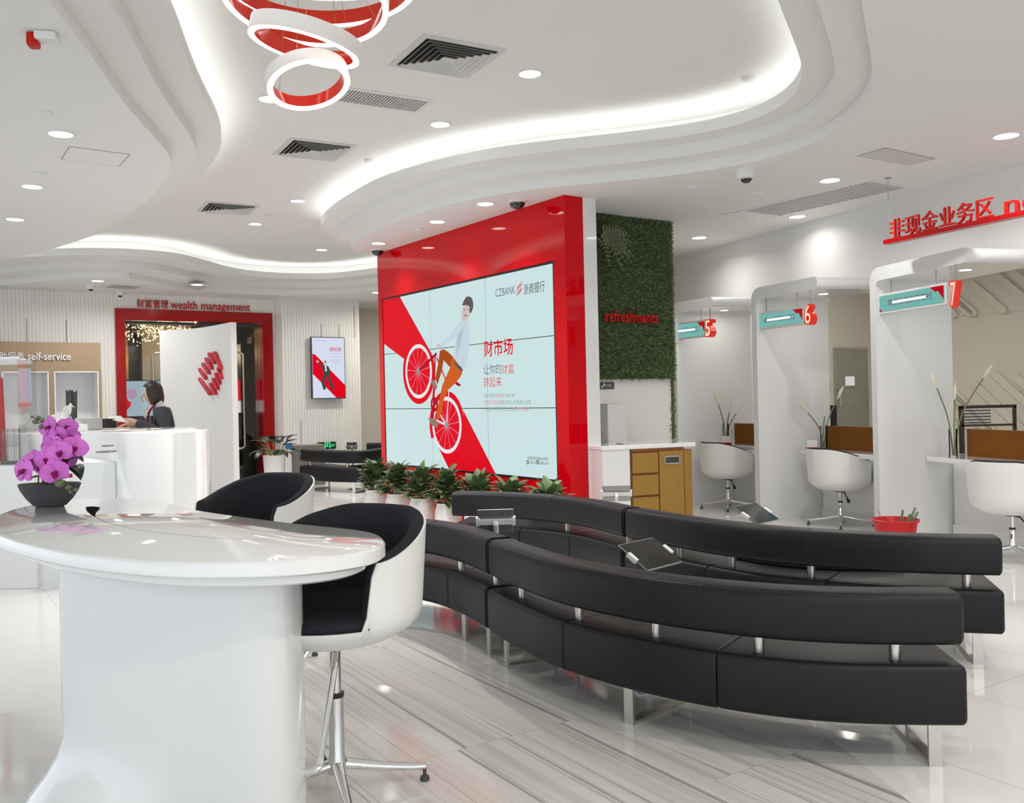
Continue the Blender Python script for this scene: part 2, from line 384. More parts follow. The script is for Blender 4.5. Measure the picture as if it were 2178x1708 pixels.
ribbed('wall_back_2', TW, t0, t1, 0, 3.262, 'pale grey ribbed wall carrying the small portrait screen', 11, thick=.6)
mb = MB(); mb.rect(BW.shift(-1.0), t1-1.2, t1+8, 0, 3.26, -.1, 0); struct(mb.build('wall_back_3', M_warm, smooth=0), 'plain warm white wall beside the ribbed wall', 'wall')
mb = MB(); mb.box((8.5, 9, 1.63), (.1, 24, 3.26)); struct(mb.build('wall_right', M_wall, smooth=0), 'white outer wall behind the staff area', 'wall')
mb = MB(); mb.box((-2.25, 21, 1.63), (21.5, .1, 3.26)); struct(mb.build('wall_far', M_wall, smooth=0), 'white far wall beyond the back room', 'wall')
# fascia above the booths
FA = PL((2.3, 12.4), (1.4, -3.3))
mb = MB(); mb.rect(FA, -2.2, 12., 2.44, 3.262, -.16, 0); struct(mb.build('wall_fascia', M_wall, smooth=0), 'white wall band above the numbered service booths', 'wall')
# green wall block
GR = PL((at_y(1263, 455, 9.37).x, 9.37), (Uu.x, Uu.y)); gs0 = -.45; gs1, _ = GR.loc(1423, 640)
mb = MB(); mb.rect(GR, gs0, gs1, 0, 3.262, -.5, 0); struct(mb.build('wall_niche', M_wall, smooth=0), 'white wall of the refreshments niche under the plant panel', 'wall')
mb = MB(); mb.rect(GR.shift(-.5), gs0, gs1+.1, 0, 3.26, -3, 0); struct(mb.build('wall_niche_2', M_wall, smooth=0), 'white wall mass behind the niche', 'wall')
# staff rear walls
SB = PL((2.2, 12.75), (Uu.x, Uu.y)); SR = PL((6.06, 15.25), (.574, -.819))
mb = MB(); mb.rect(SB, -1.5, 4.62, 0, 3.262, -.12, 0); struct(mb.build('wall_staff', M_warm, smooth=0), 'warm beige wall with a grey door behind booth 6', 'wall')
mb = MB(); mb.rect(SR, 0, 4.4, 0, 3.262, -.12, 0)
def stripe(mb, pl, p0, p1, w, off):
    (a, b), (c, d) = p0, p1; t = Vector((c-a, d-b)).normalized(); nn = Vector((-t.y, t.x)); ps = []
    for k in range(7): th = pi/2+pi*k/6; ps.append((a+w*(t.x*cos(th)+nn.x*sin(th)), b+w*(t.y*cos(th)+nn.y*sin(th))))
    for k in range(7): th = -pi/2+pi*k/6; ps.append((c+w*(t.x*cos(th)+nn.x*sin(th)), d+w*(t.y*cos(th)+nn.y*sin(th))))
    mb.slab([pl.pt(x, y, 0) for x, y in ps], pl.n*off, 0)
for zt, zb in ((3.2, 2.50), (1.69, .4)):
    mb.rect(SR, 0, 4.4, zb, zt, 0, .02)
    for k in range(12):
        x = -.1+k*.30; dz = (.10, .34, .20, .05)[k % 4]; L = zt-zb-.06-dz
        stripe(mb, SR.shift(.02), (x, zt-dz-.05), (x+L*1.0, zb+.03), .055, .055)
struct(mb.build('wall_staff_2', M_warm, smooth=30), 'warm white wall with slanted relief bars behind booth 7', 'wall')
# ================================================================== VIDEO WALL (red feature wall)
sr = at_y(1183, 791, 8.63); sl = at_y(821, 812, 11.5)
RW = PL((sl.x, sl.y), (sr.x-sl.x, sr.y-sl.y)); SW = (Vector((sr.x, sr.y))-Vector((sl.x, sl.y))).length; SZ0, SZ1 = .615, 2.657
root = thing('feature_wall', 'tall glossy red lacquered wall slab holding the large video screen', 'wall panel', RW.pt(SW/2, 0, -.1))
mb = MB(); L0, L1 = -.13, SW+.2
for a, b, z0, z1 in ((L0, -.02, 0, 3.262), (SW+.02, L1, 0, 3.262), (-.02, SW+.02, 0, SZ0-.02), (-.02, SW+.02, SZ1+.02, 3.262)): mb.rect(RW, a, b, z0, z1, -.10, .02)
mb.rect(RW, L0, L1, 0, 3.262, -.2, -.1)
child(mb, 'red_cladding', M_red, root, smooth=0)
mb = MB(); mb.rect(RW, L0, L1, 0, 3.262, -.36, -.2); child(mb, 'white_backing', M_white, root, smooth=0)
c_scr = glow('screen_pale', srgb(203, 226, 227), 1.); c_sred = glow('screen_red', srgb(222, 0, 28), 1.); c_sdk = glow('screen_dark_grey', srgb(62, 70, 74)); c_smid = glow('screen_mid_grey', srgb(140, 152, 155))
c_sor = glow('screen_orange', srgb(205, 92, 26)); c_sshirt = glow('screen_shirt', srgb(196, 212, 222)); c_sskin = glow('screen_skin', srgb(206, 190, 186)); c_shair = glow('screen_hair', srgb(92, 88, 88)); c_sshoe = glow('screen_shoe', srgb(150, 120, 110))
c_swh = glow('screen_white', srgb(232, 230, 236)); c_sdred = glow('screen_deep_red', srgb(176, 0, 30)); c_spink = glow('screen_pink', srgb(222, 120, 140)); c_sshade = glow('screen_shirt_fold', srgb(176, 196, 206)); c_sbr = glow('screen_dark_orange', srgb(168, 70, 20))
for m_ in (c_scr,):
    m_.node_tree.nodes['Principled BSDF'].inputs['Roughness'].default_value = .12
vw = thing('video_wall', 'large bright video screen of nine panels with a cyclist advert on the red wall', 'screen', RW.pt(SW/2, SZ0, .01))
mb = MB(); mb.rect(RW, -.018, SW+.018, SZ0-.018, SZ1+.018, -.09, .012); child(mb, 'panel_housing', M_black, vw, smooth=0)
for i in range(3):
    for j in range(3):
        mb = MB(); g = .004; gv = .0065
        mb.rect(RW, SW*i/3+gv, SW*(i+1)/3-gv, SZ0+(SZ1-SZ0)*j/3+g, SZ0+(SZ1-SZ0)*(j+1)/3-g, .0, .018); child(mb, 'screen_panel', c_scr, vw, smooth=0)
def sp(px, py): return RW.loc(px, py)
def clip_poly(ps):
    def cl(ps, f, inter):
        out = []
        for i in range(len(ps)):
            a, b = ps[i-1], ps[i]
            if f(b):
                if not f(a): out.append(inter(a, b))
                out.append(b)
            elif f(a): out.append(inter(a, b))
        return out
    for ax, lim, sg in ((0, .003, 1), (0, SW-.003, -1), (1, SZ0+.003, 1), (1, SZ1-.003, -1)):
        f = lambda p: (p[ax]-lim)*sg >= 0
        def inter(a, b):
            t = (lim-a[ax])/(b[ax]-a[ax]); return (a[0]+(b[0]-a[0])*t, a[1]+(b[1]-a[1])*t)
        ps = cl(ps, f, inter)
        if not ps: break
    return ps
def shape(mb, pxs, off, mi=0, raw=False):
    ps = pxs if raw else [sp(*p) for p in pxs]; ps = clip_poly(ps)
    if len(ps) > 2: mb.flat([RW.pt(a, z, off) for a, z in ps], mi)
def line(mb, a, b, w, off, mi=0):
    a = Vector(sp(*a)) if not isinstance(a, Vector) else a; b = Vector(sp(*b)) if not isinstance(b, Vector) else b
    t = (b-a).normalized(); n = Vector((-t.y, t.x))*w/2
    shape(mb, [tuple(a+n), tuple(b+n), tuple(b-n), tuple(a-n)], off, mi, True)
def ringp(mb, c, r0, r1, off, mi=0, n=48):
    for i in range(n):
        a, b = 2*pi*i/n, 2*pi*(i+1)/n
        shape(mb, [(c[0]+r*cos(t), c[1]+r*sin(t)) for r, t in ((r0, a), (r1, a), (r1, b), (r0, b))], off, mi, True)
W1 = Vector(sp(893, 790)); W2 = Vector(sp(953, 904)); rw = abs(sp(893, 734)[1]-sp(893, 847)[1])/2; rw2 = abs(sp(953, 842)[1]-sp(953, 966)[1])/2; rw = (rw+rw2)/2
# red diagonal bands: the upper band ends round the front wheel, the lower one starts round the rear wheel
mb = MB()
A0 = Vector(sp(858, 640)); A1 = Vector(sp(818, 730))
bd = (Vector(sp(917, 752))-Vector(sp(858, 640))).normalized()
bl = (Vector(sp(866, 832))-Vector(sp(818, 730))).normalized()
R1 = rw*1.2
arc = [tuple(W1+Vector((cos(t), sin(t)))*R1) for t in [radians(25-k*(230/24.)) for k in range(25)]]
shape(mb, [tuple(A0-bd*.6), tuple(A0), *arc, tuple(A1), tuple(A1-bl*.6)], .0200, 0, True)
B0 = Vector(sp(1055, 1003)); B1 = Vector(sp(952, 985))
arc = [tuple(W2+Vector((cos(t), sin(t)))*R1) for t in [radians(205-k*(190/24.)) for k in range(25)]]
bd2 = (B0-Vector(sp(988, 872))).normalized(); bl2 = (B1-Vector(sp(925, 930))).normalized()
shape(mb, [tuple(B1+bl2*.5), tuple(Vector(sp(925, 930))), *arc, tuple(Vector(sp(988, 872))), tuple(B0+bd2*.5)], .0200, 0, True)
child(mb, 'advert_band', c_sred, vw, smooth=0, fix=False)
mb = MB()
for W in (W1, W2):
    ringp(mb, W, rw*.86, rw, .0210, 0)
    for k in range(26):
        t = 2*pi*k/26+.05*(k % 2); line(mb, W+Vector((cos(t), sin(t)))*.03, W+Vector((cos(t+.16*(-1)**k), sin(t+.16*(-1)**k)))*rw*.88, .007, .0212, 1)
    ringp(mb, W, .0, .035, .0214, 2, 20)
for a, b, w, mi in (((893, 790), (932, 752), .035, 3), ((929, 757), (926, 858), .028, 3), ((932, 760), (953, 812), .022, 4), ((926, 858), (953, 905), .02, 0), ((958, 830), (953, 904), .018, 0), ((927, 818), (925, 848), .05, 4), ((926, 868), (922, 905), .04, 3), ((953, 904), (930, 893), .02, 0)): line(mb, a, b, w, .0213, mi)
ringp(mb, sp(927, 860), .05, .085, .0216, 3, 24); ringp(mb, sp(927, 860), .0, .025, .0216, 3, 16)
for k in range(5): line(mb, Vector(sp(927, 860)), Vector(sp(927, 860))+Vector((cos(k*1.257), sin(k*1.257)))*.07, .018, .0217, 3)
shape(mb, [(970, 813), (976, 812), (984, 819), (981, 822), (974, 819)], .0214, 3)
child(mb, 'bicycle_picture', [c_swh, c_spink, c_smid, c_sdred, c_sred], vw, smooth=0, fix=False)
mb = MB()
shape(mb, [(939, 746), (947, 743), (956, 748), (966, 758), (969, 768), (962, 783), (947, 766), (943, 790), (938, 805), (934, 818), (929, 806), (936, 770)], .0220, 1)
shape(mb, [(966, 758), (975, 770), (988, 787), (984, 800), (972, 815), (956, 830), (948, 848), (944, 870), (938, 890), (932, 893), (931, 880), (938, 850), (944, 820), (955, 795), (961, 782)], .0222, 0)
shape(mb, [(968, 766), (985, 781), (988, 787), (986, 791), (972, 778)], .0226, 4)
shape(mb, [(932, 742), (955, 718), (972, 697), (984, 682), (997, 678), (1001, 690), (1003, 720), (1000, 750), (995, 786), (987, 784), (973, 770), (968, 755), (972, 730), (978, 712), (962, 725), (942, 738)], .0221, 2)
shape(mb, [(976, 712), (990, 695), (984, 730), (973, 760)], .0223, 5)
shape(mb, [(932, 733), (938, 730), (940, 737), (937, 742), (932, 741)], .0225, 3)
shape(mb, [(986, 682), (986, 662), (990, 648), (998, 645), (1005, 650), (1006, 662), (1002, 674), (994, 682)], .0225, 3)
shape(mb, [(992, 648), (993, 636), (1000, 631), (1008, 637), (1010, 652), (1005, 666), (1002, 664), (1003, 653), (996, 648)], .0228, 6)
for a_, b_ in (((990, 659), (993, 658.5)), ((999, 658), (1002, 658)), ((991, 671), (997, 671.5))): line(mb, a_, b_, .012, .0230, 6)
shape(mb, [(986, 650), (990, 640), (995, 632), (1001, 630), (1007, 634), (1010, 643), (1010.5, 652), (1008, 661), (1005, 667), (1003, 664), (1003.5, 655), (1001, 650), (994, 649)], .0229, 6)
shape(mb, [(920, 806), (928, 810), (934, 822), (930, 831), (926, 824), (921, 816)], .0224, 7)
shape(mb, [(914, 889), (928, 890), (936, 899), (934, 911), (920, 903)], .0224, 7)
child(mb, 'cyclist_picture', [c_sor, c_sbr, c_sshirt, c_sskin, c_shair, c_sshade, c_shair, c_sshoe], vw, smooth=0, fix=False)
mb = MB()
def word(mb, body, p0, p1, mi, off=.0205, bold=0.):
    a, z1 = sp(*p0); b, z0 = sp(*p1); letters(mb, body, RW, a, b, min(z0, z1), max(z0, z1), off, 0, mi, bold)
def word2(mb, body, px0, px1, ytop, ybot, mi, bold=0.):
    a, zt = sp(px0, ytop); _, zb = sp(px0, ybot); b, _ = sp(px1, ytop); letters(mb, body, RW, a, b, zb, zt, .0205, 0, mi, bold)
word2(mb, 'CZBANK', 1057, 1099, 616, 632, 0, -.008); word2(mb, '浙商银行', 1117, 1162, 605, 628, 0)
lc = Vector(sp(1108, 615))
for k in range(5):
    for q in range(2):
        c = lc+Vector((-.036+.018*k, (.027 if q == 0 else -.027)+(k-2)*(.009 if q == 0 else .009)))
        line(mb, c+Vector((-.008, -.022)), c+Vector((.008, .022)), .009, .0205, 1)
word2(mb, '财市场', 1032, 1094, 725, 760, 1, .012); word2(mb, '让你的', 1032, 1068, 776, 797, 0, -.006); word2(mb, '财富', 1069, 1096, 776, 796, 1, -.006); word2(mb, '转起来', 1032, 1070, 803, 824, 1, -.006)
word2(mb, '转让信息', 1033, 1055, 837, 846, 2); word2(mb, '实时展示', 1056, 1077, 837, 846, 3); word2(mb, ',成交快', 1078, 1098, 837, 846, 2)
word2(mb, '可拆分,定向', 1033, 1064, 851, 861, 3); word2(mb, '或竞价转让,价格自主设定', 1065, 1133, 851, 861, 2)
word2(mb, '不收取任何手续费,转让金额', 1033, 1104, 866, 875, 2); word2(mb, '实时到账', 1105, 1128, 866, 875, 3)
word2(mb, '全国性股份制商业银行', 1125, 1170, 970, 977, 0); word2(mb, '95527', 1131, 1144, 980, 986, 0); word2(mb, 'czbank.com', 1150, 1170, 980, 987, 0)
for q in (1126, 1147): ringp(mb, sp(q, 983), .012, .022, .0205, 0, 14)
child(mb, 'advert_lettering', [c_sdk, c_sred, c_smid, c_spink], vw, smooth=0, fix=False)

# ================================================================== REFRESHMENTS NICHE
def leafcard(mb, p, d, w, L, nrm, mi=0):
    d = d.normalized(); s = d.cross(nrm).normalized()*w/2
    mb.add([p, p+d*L*.45+s, p+d*L, p+d*L*.45-s], [(0, 1, 2, 3)], mi)
rnd = random.Random(5); mb = MB()
gt = GR.loc(1263, 455)[1]; gt = min(gt, 3.25); gb = GR.loc(1350, 806)[1]
mb.rect(GR, gs0, gs1, gb, gt, 0, .05, 1)
def blades(n, fs, fz, fo, dn):
    for _ in range(n):
        a, z, o = fs(), fz(), fo(); p = GR.pt(a, z, o)
        d = (dn*rnd.uniform(.35, 1.)+GR.d*rnd.uniform(-.8, .8)+Z_*rnd.uniform(-1.0, .5))
        leafcard(mb, p, d, rnd.uniform(.008, .015), rnd.uniform(.028, .055), Vector((rnd.uniform(-1, 1), rnd.uniform(-1, 1), rnd.uniform(-1, 1))), rnd.choice((0, 0, 2)))
blades(15000, lambda: rnd.uniform(gs0+.3, gs1), lambda: rnd.uniform(gb, gt), lambda: .05, GR.n)
blades(1500, lambda: gs1, lambda: rnd.uniform(gb, gt), lambda: rnd.uniform(0, .05), GR.d)
blades(2600, lambda: gs1+rnd.uniform(-.01, .02), lambda: rnd.uniform(.93, gb), lambda: rnd.uniform(-.12, .02), GR.d)
gm = mb.build('plant_wall', [mat('moss_green', (.135, .19, .08), .8, noise=.5, nscale=30), mat('moss_backing', (.06, .085, .035), .9, noise=.4), mat('moss_light', (.18, .235, .10), .75, noise=.5, nscale=30)], smooth=0, fix=False)
tag(gm, 'dark green artificial grass panel hung on the niche wall, topped at the ceiling', 'plant wall', kind='stuff')
mb = MB()
for k in range(16):
    base = GR.pt(GR.loc(1262, 500)[0]-.02, 3.02, .09); ang = rnd.uniform(-1.5, 1.2); L = rnd.uniform(.28, .5)
    path = [base+GR.d*(L*q*cos(ang)*.75)+Z_*(L*q*sin(ang)*.5-.3*q*q*L)+GR.n*(.05+.1*q) for q in [i/8 for i in range(9)]]
    mb.tube(path, .004, 4)
    for i in range(1, 9):
        for s_ in (-1, 1):
            t = (path[i]-path[i-1]).normalized(); side = t.cross(GR.n).normalized()*s_
            leafcard(mb, path[i], side+t*.5, .018, .09*(1.1-i/9), GR.n)
tag(mb.build('hanging_fern', mat('dull_fern_green', (.15, .165, .10), .7, noise=.3), smooth=0, fix=False), 'drooping dull green fern at the top left corner of the grass panel', 'plant')
mb = MB(); a, zt = GR.loc(1272, 661); b, _ = GR.loc(1383, 670); _, zb = GR.loc(1272, 684)
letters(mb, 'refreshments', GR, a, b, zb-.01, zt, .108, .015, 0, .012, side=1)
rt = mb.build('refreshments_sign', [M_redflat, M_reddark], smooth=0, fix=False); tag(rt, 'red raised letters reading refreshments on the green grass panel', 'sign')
def plate_sign(name, pl, p0, p1, mf, label, cat='sign', th=.012):
    a, zt = pl.loc(*p0); b, _ = pl.loc(p1[0], p0[1]); _, zb = pl.loc(p0[0], p1[1])
    rt = thing(name, label, cat, pl.pt((a+b)/2, zb, 0)); mb = MB(); mb.rect(pl, a, b, zb, zt, 0, th); child(mb, 'plate', mf, rt, smooth=0, bevel=.002); return rt, a, b, zb, zt
rt, a, b, zb, zt = plate_sign('notice_plate', GR, (1273, 813), (1305, 828), mat('sign_grey', (.085, .08, .075), .5, noise=.05), 'small dark grey plate with a white drop symbol below the grass panel')
mb = MB(); letters(mb, '饮水服务', GR, a+(b-a)*.45, a+(b-a)*.8, zb+(zt-zb)*.5, zb+(zt-zb)*.68, .0135); letters(mb, 'drinking', GR, a+(b-a)*.47, a+(b-a)*.76, zb+(zt-zb)*.3, zb+(zt-zb)*.42, .0135)
for cx_, cz_, r_ in ((.32, .58, .17), (.18, .32, .13)):
    c0 = (a+(b-a)*cx_, zb+(zt-zb)*cz_); hh = (zt-zb)
    mb.flat([GR.pt(c0[0]+hh*r_*cos(t), c0[1]+hh*r_*sin(t), .0135) for t in [pi*q/8-pi for q in range(9)]]+[GR.pt(c0[0], c0[1]+hh*r_*2.1, .0135)])
child(mb, 'plate_symbol', M_paper, rt, smooth=0, fix=False)
plate_sign('wall_switch', GR, (1270, 888), (1275, 895), M_dark, 'tiny dark switch on the niche wall beside the white pillar edge', 'switch')
# cabinet run
CB = PL((at_y(1343, 957, 8.45).x, 8.45), (cos(radians(22)), sin(radians(22)))); cz = .895
def cs(px, py=1000): return CB.loc(px, py)[0]
c0, c1, c2, c3 = 0., cs(1402), cs(1456), cs(1481); cwl = cs(1282)
rt = thing('counter_worktop', 'white worktop over the oak drawer cabinet in the refreshments niche', 'worktop', CB.pt(.1, .9, -.3))
mb = MB(); mb.rect(CB, cwl, c3+.0, .90, .94, -.62, .0); child(mb, 'top', M_solid, rt, smooth=30, bevel=.006)
mb = MB(); mb.rect(CB, cwl+.3, cwl+.36, .94, .948, -.3, -.15); child(mb, 'sink_rim', M_chrome, rt, smooth=0)
mb = MB(); mb.rect(CB, cwl+.005, c0-.012, 0, .90, -.6, -.01); tag(mb.build('base_cabinet', M_white, smooth=0, bevel=.004), 'plain white base cabinet to the left of the oak drawers', 'cabinet')
rt = thing('drawer_cabinet', 'oak veneer cabinet with four drawers, a slotted door and a rounded end', 'cabinet', CB.pt((c0+c3)/2, 0, -.3))
mb = MB(); mb.rect(CB, c0, c2+.01, 0, .885, -.6, -.02); mb.rect(CB, c0, c2, .875, .90, -.6, -.012); child(mb, 'carcass', M_seam, rt, smooth=0)
zs = [.86, .655, .45, .245, .04]
for k in range(4):
    mb = MB(); mb.rect(CB, c0+.01, c1-.008, zs[k+1]+.02, zs[k], -.03, 0); child(mb, 'drawer', M_oak, rt, smooth=0, bevel=.002)
mb = MB(); mb.rect(CB, c1+.004, c2-.006, .04, .87, -.03, 0); dr = child(mb, 'door', M_oak, rt, smooth=0, bevel=.002)
s0, s1 = cs(1412, 975), cs(1446, 975); _, zt = CB.loc(1412, 970); _, zb = CB.loc(1412, 988)
mb = MB()
for q in ((s0, s1, zt-.012, zt), (s0, s1, zb, zb+.012), (s0, s0+.012, zb, zt), (s1-.012, s1, zb, zt)): mb.rect(CB, *q, 0, .008)
mb.rect(CB, s0+.01, s1-.01, zb+.01, zt-.01, 0, .002, 1)
child(mb, 'waste_slot', [M_steel, M_dark], dr, smooth=0)
mb = MB(); ps = [CB.pt(c2, 0, -.6), CB.pt(c2, 0, 0)]+[CB.pt(c2+(c3-c2)*(1-.0)*sin(t), 0, -.1+.1*cos(t)) for t in [k*pi/2/8 for k in range(9)]]+[CB.pt(c3, 0, -.6)]
mb.slab([p+Z_*.04 for p in ps], (0, 0, .83)); child(mb, 'end_panel', M_oak, rt, smooth=40)
# dispenser behind the white pillar
wd0 = GR.loc(1240, 900)[0]; wd1 = GR.loc(1281, 900)[0]
rt = thing('water_dispenser', 'slim white water dispenser half hidden behind the red wall end', 'dispenser', GR.pt((wd0+wd1)/2, 0, .3))
mb = MB(); mb.rect(GR, wd0, wd1, 0, .92, .02, .4); child(mb, 'lower_body', M_white, rt, smooth=0, bevel=.01)
mb = MB(); mb.rect(GR, wd0, wd1, .925, 1.32, .02, .4); child(mb, 'upper_body', mat('pale_grey_plastic', (.66, .65, .63), .4, noise=.02), rt, smooth=0, bevel=.01)

# ================================================================== SERVICE BOOTHS
def round_poly(P, n=6):
    'P: list of (x, y, radius)'
    out = []; k = len(P)
    for i in range(k):
        p = Vector(P[i][:2]); r = P[i][2]
        if r <= 0: out.append(p); continue
        a = (Vector(P[i-1][:2])-p).normalized(); b = (Vector(P[(i+1) % k][:2])-p).normalized()
        ang = a.angle(b); t = r/math.tan(ang/2); c = p+(a+b).normalized()*(r/sin(ang/2)); s = p+a*t; e = p+b*t
        a0 = atan2(s.y-c.y, s.x-c.x); a1 = atan2(e.y-c.y, e.x-c.x); dd = (a1-a0+pi) % (2*pi)-pi
        for q in range(n+1): th = a0+dd*q/n; out.append(c+Vector((cos(th), sin(th)))*r)
    return out
BOOTH = {5: ((2.03, 11.55), (2.40, 10.83), 1.0), 6: ((2.665, 10.13), (3.06, 9.12), .86), 7: ((3.415, 8.70), (3.72, 7.44), .80)}
BP = {}
for k, (p, e, wd) in BOOTH.items():
    d = Vector((e[0]-p[0], e[1]-p[1])); L = d.length; pl = PL(p, (d.x, d.y)); BP[k] = (pl, L, wd)
    dep = Vector((cos(radians(11)), sin(radians(11)), 0))*wd
    zt, th, a = 2.545, .125, .085
    P = round_poly([(0, 0, 0), (a, 0, 0), (a, zt-th, .07), (L, zt-th, th/2-.001), (L, zt, th/2-.001), (0, zt, .13)])
    mb = MB(); mb.slab([pl.pt(x, z, 0) for x, z in P], dep)
    o = mb.build('booth_portal', M_white if k != 5 else M_white, smooth=35); tag(o, 'white rounded portal fin with canopy, standing left of booth %d' % k, 'partition', 'service booth portals')
    rt = thing('canopy_downlight', 'small lit downlight under the canopy of booth %d' % k, 'ceiling light', (0, 0, 0), 'canopy downlights')
    q = at_z(*{5: (1540, 659), 6: (1751, 624), 7: (2053, 573)}[k], zt-th-.002); rt.location = q
    mb = MB(); mb.lathe([(.062, 0), (.062, -.006), (.05, -.006)], q, 24); child(mb, 'trim_ring', M_trim, rt)
    mb = MB(); mb.disc(q-Z_*.008, .05, 20, down=True); child(mb, 'lens', M_lens, rt, smooth=0, fix=False)
    ld = bpy.data.lights.new('booth_lamp', 'AREA'); ld.shape = 'DISK'; ld.size = .08; ld.energy = 2.; ld.color = (1, .96, .9); lo = bpy.data.objects.new('lamp', ld); COL.objects.link(lo); lo.location = q-Z_*.012; attach(lo, rt)
    # hanging number
    ny = {5: (1499, 1518, 680, 718, 632+27), 6: (1710, 1733, 647, 692, 612), 7: (2019, 2043, 598, 655, 560)}[k]
    NP = PL((p[0], p[1]), (d.x, d.y)); 
    NQ = PL((e[0]+.0, e[1]), (cos(radians(-52)), sin(radians(-52))))
    s0, z1 = NQ.loc(ny[0], ny[2]); s1, _ = NQ.loc(ny[0]+(ny[1]-ny[0])*.72, ny[2]); _, z0 = NQ.loc(ny[0], ny[3])
    rt = thing('number_sign', 'glowing red number %d hanging from its booth canopy' % k, 'sign', NQ.pt((s0+s1)/2, z0, 0), 'hanging booth numbers')
    mb = MB(); letters(mb, str(k), NQ, s0, s1, z0, z1, -.09, .10, 0, .03, side=0); child(mb, 'digit_body', mat('lit_red_acrylic', (.6, .01, .008), .3, emit=.25, ecol=(1, .04, .01), noise=.02), rt, smooth=0, fix=False)
    mb = MB(); letters(mb, str(k), NQ, s0+.012, s1-.012, z0+.014, z1-.014, .012, 0, 0, .0); child(mb, 'lit_face', glow('number_face', (1., .50, .36), 1.5), rt, smooth=0, fix=False)
    mb = MB(); c = NQ.pt((s0+s1)/2, z1, -.04); mb.tube([c, Vector((c.x, c.y, zt-th+.003))], .006, 6); child(mb, 'hanger_rod', M_grey, rt)
    # display
    lx = {5: (1424, 1499, 693, 721, 682, 716), 6: (1612, 1707, 670, 698, 659, 690), 7: (1871, 2008, 631, 664, 610, 646)}[k]
    LP = pl.shift(-.04); s0, z1 = LP.loc(lx[0], lx[2]); s1, _ = LP.loc(lx[1], lx[4]); _, z0 = LP.loc(lx[0], lx[3]); H = z1-z0
    rt = thing('queue_display', {5: 'teal queue display hung above booth 5, left end behind the plant wall', 6: 'teal queue display between the portal fin and number 6', 7: 'largest teal queue display, left of number 7'}[k], 'display', LP.pt((s0+s1)/2, z0, 0), 'teal queue displays')
    mb = MB(); mb.rect(LP, s0-.015, s1+.03, z0-.02, z1+.02, -.06, .0); child(mb, 'casing', M_trim, rt, smooth=0, bevel=.004)
    mb = MB(); mb.rect(LP, s0+.0, s1, z0, z1, 0, .004); child(mb, 'screen', glow('display_teal', srgb(118, 182, 176), .95), rt, smooth=0)
    mb = MB(); mb.flat([LP.pt(s0+x*(s1-s0), z0+y*H, .006) for x, y in ((.80, 1), (.88, .68), (.92, .72), (1, .15), (1, 1))]); child(mb, 'corner_mark', glow('display_red', srgb(190, 12, 24), .9), rt, smooth=0, fix=False); mb = MB(); mb.flat([LP.pt(s0+x*(s1-s0), z0+y*H, .006) for x, y in ((0, 0), (.05, 0), (0, .22))])
    child(mb, 'corner_mark', glow('display_red', srgb(190, 12, 24), .9), rt, smooth=0, fix=False)
    mb = MB(); letters(mb, '欢迎光临浙商银行' if k == 7 else '请0012号到%02d窗口' % k, LP, s0+(s1-s0)*.14, s0+(s1-s0)*.83, z0+H*.3, z0+H*.72, .006); child(mb, 'display_lettering', glow('display_text', srgb(120, 34, 52), .8), rt, smooth=0, fix=False)
    mb = MB(); mb.rect(LP, s0+(s1-s0)*.22, s0+(s1-s0)*.74, z0+H*.42, z0+H*.58, .006, .008); child(mb, 'glare_bar', glow('display_glare', (1, 1, 1), 1.1), rt, smooth=0)  # glare of a tube lamp, put in as a glowing bar
    mb = MP()
    for q in (.15, .85): c = LP.pt(s0+(s1-s0)*q, z1, -.03); mb.nxt().tube([c, Vector((c.x, c.y, zt-th+.003))], .005, 6)
    child(mb, 'hanger', M_grey, rt)
    # desk
    dz = .76
    DL = PL((p[0], p[1]), (d.x, d.y)); front = -.40 if k != 7 else -.47
    DP = DL.shift(front); ln = L+ .25
    rt = thing('teller_desk', 'white glossy service desk with overhanging top at booth %d' % k, 'desk', DP.pt(ln/2, 0, -.3), 'white service desks')
    st = DP.loc(*{5: (1500, 940), 6: (1702, 958), 7: (1970, 968)}[k])[0]
    en = {5: 1.48, 6: 1.56, 7: 2.3}[k]; pts = round_poly([(st, 0, 0), (en, 0, .0), (en, -.95, 0), (st, -.95, 0)])
    mb = MB(); mb.slab([DP.pt(x, dz-.05, o) for x, o in pts], (0, 0, .05)); child(mb, 'desk_top', M_solid, rt, smooth=30, bevel=.008)
    if k == 7: mb = MB(); mb.rect(DP, -.5, st, dz-.05, dz, -.95, -.42); child(mb, 'rear_top', M_solid, rt, smooth=0)
    mb = MB(); mb.rect(DP, st+.02, en, .0, dz-.05, -.70, -.28); mb.rect(DP, st+.01, en, .0, .10, -.70, -.268); child(mb, 'modesty_panel', M_white, rt, smooth=0)
    mb = MB(); mb.rect(DP, st+.02, en-.03, dz-.058, dz-.05, -.26, -.22); child(mb, 'under_light', glow('desk_led', (.94, 1, .98), 1.6), rt, smooth=0)
    mb = MB(); mb.rect(DP, .30, en, dz, dz+.255, -.36, -.32); tag(mb.build('privacy_screen', M_amber, smooth=0, bevel=.003), 'amber wood privacy screen standing on the desk of booth %d' % k, 'desk screen', 'amber desk screens')
    # vase of callas
    vx = {5: (1543, 935), 6: (1751, 944), 7: (2026, 968)}[k]; vY = {5: 11.35, 6: 10.0, 7: 8.5}[k]; v = at_y(vx[0], 900, vY); v.z = dz+.002
    rt = thing('flower_vase', 'slim glass vase of %s on the desk of booth %d' % ({5: 'pale stems', 6: 'two white calla lilies', 7: 'three white calla lilies'}[k], k), 'vase', v, 'calla lily vases')
    mb = MB(); mb.lathe([(.042, 0), (.042, .008), (.036, .012), (.038, .26), (.036, .26), (.034, .014)], v, 20); child(mb, 'glass_vase', M_glass, rt)
    ms, mf = MP(), MP(); rnd = random.Random(k)
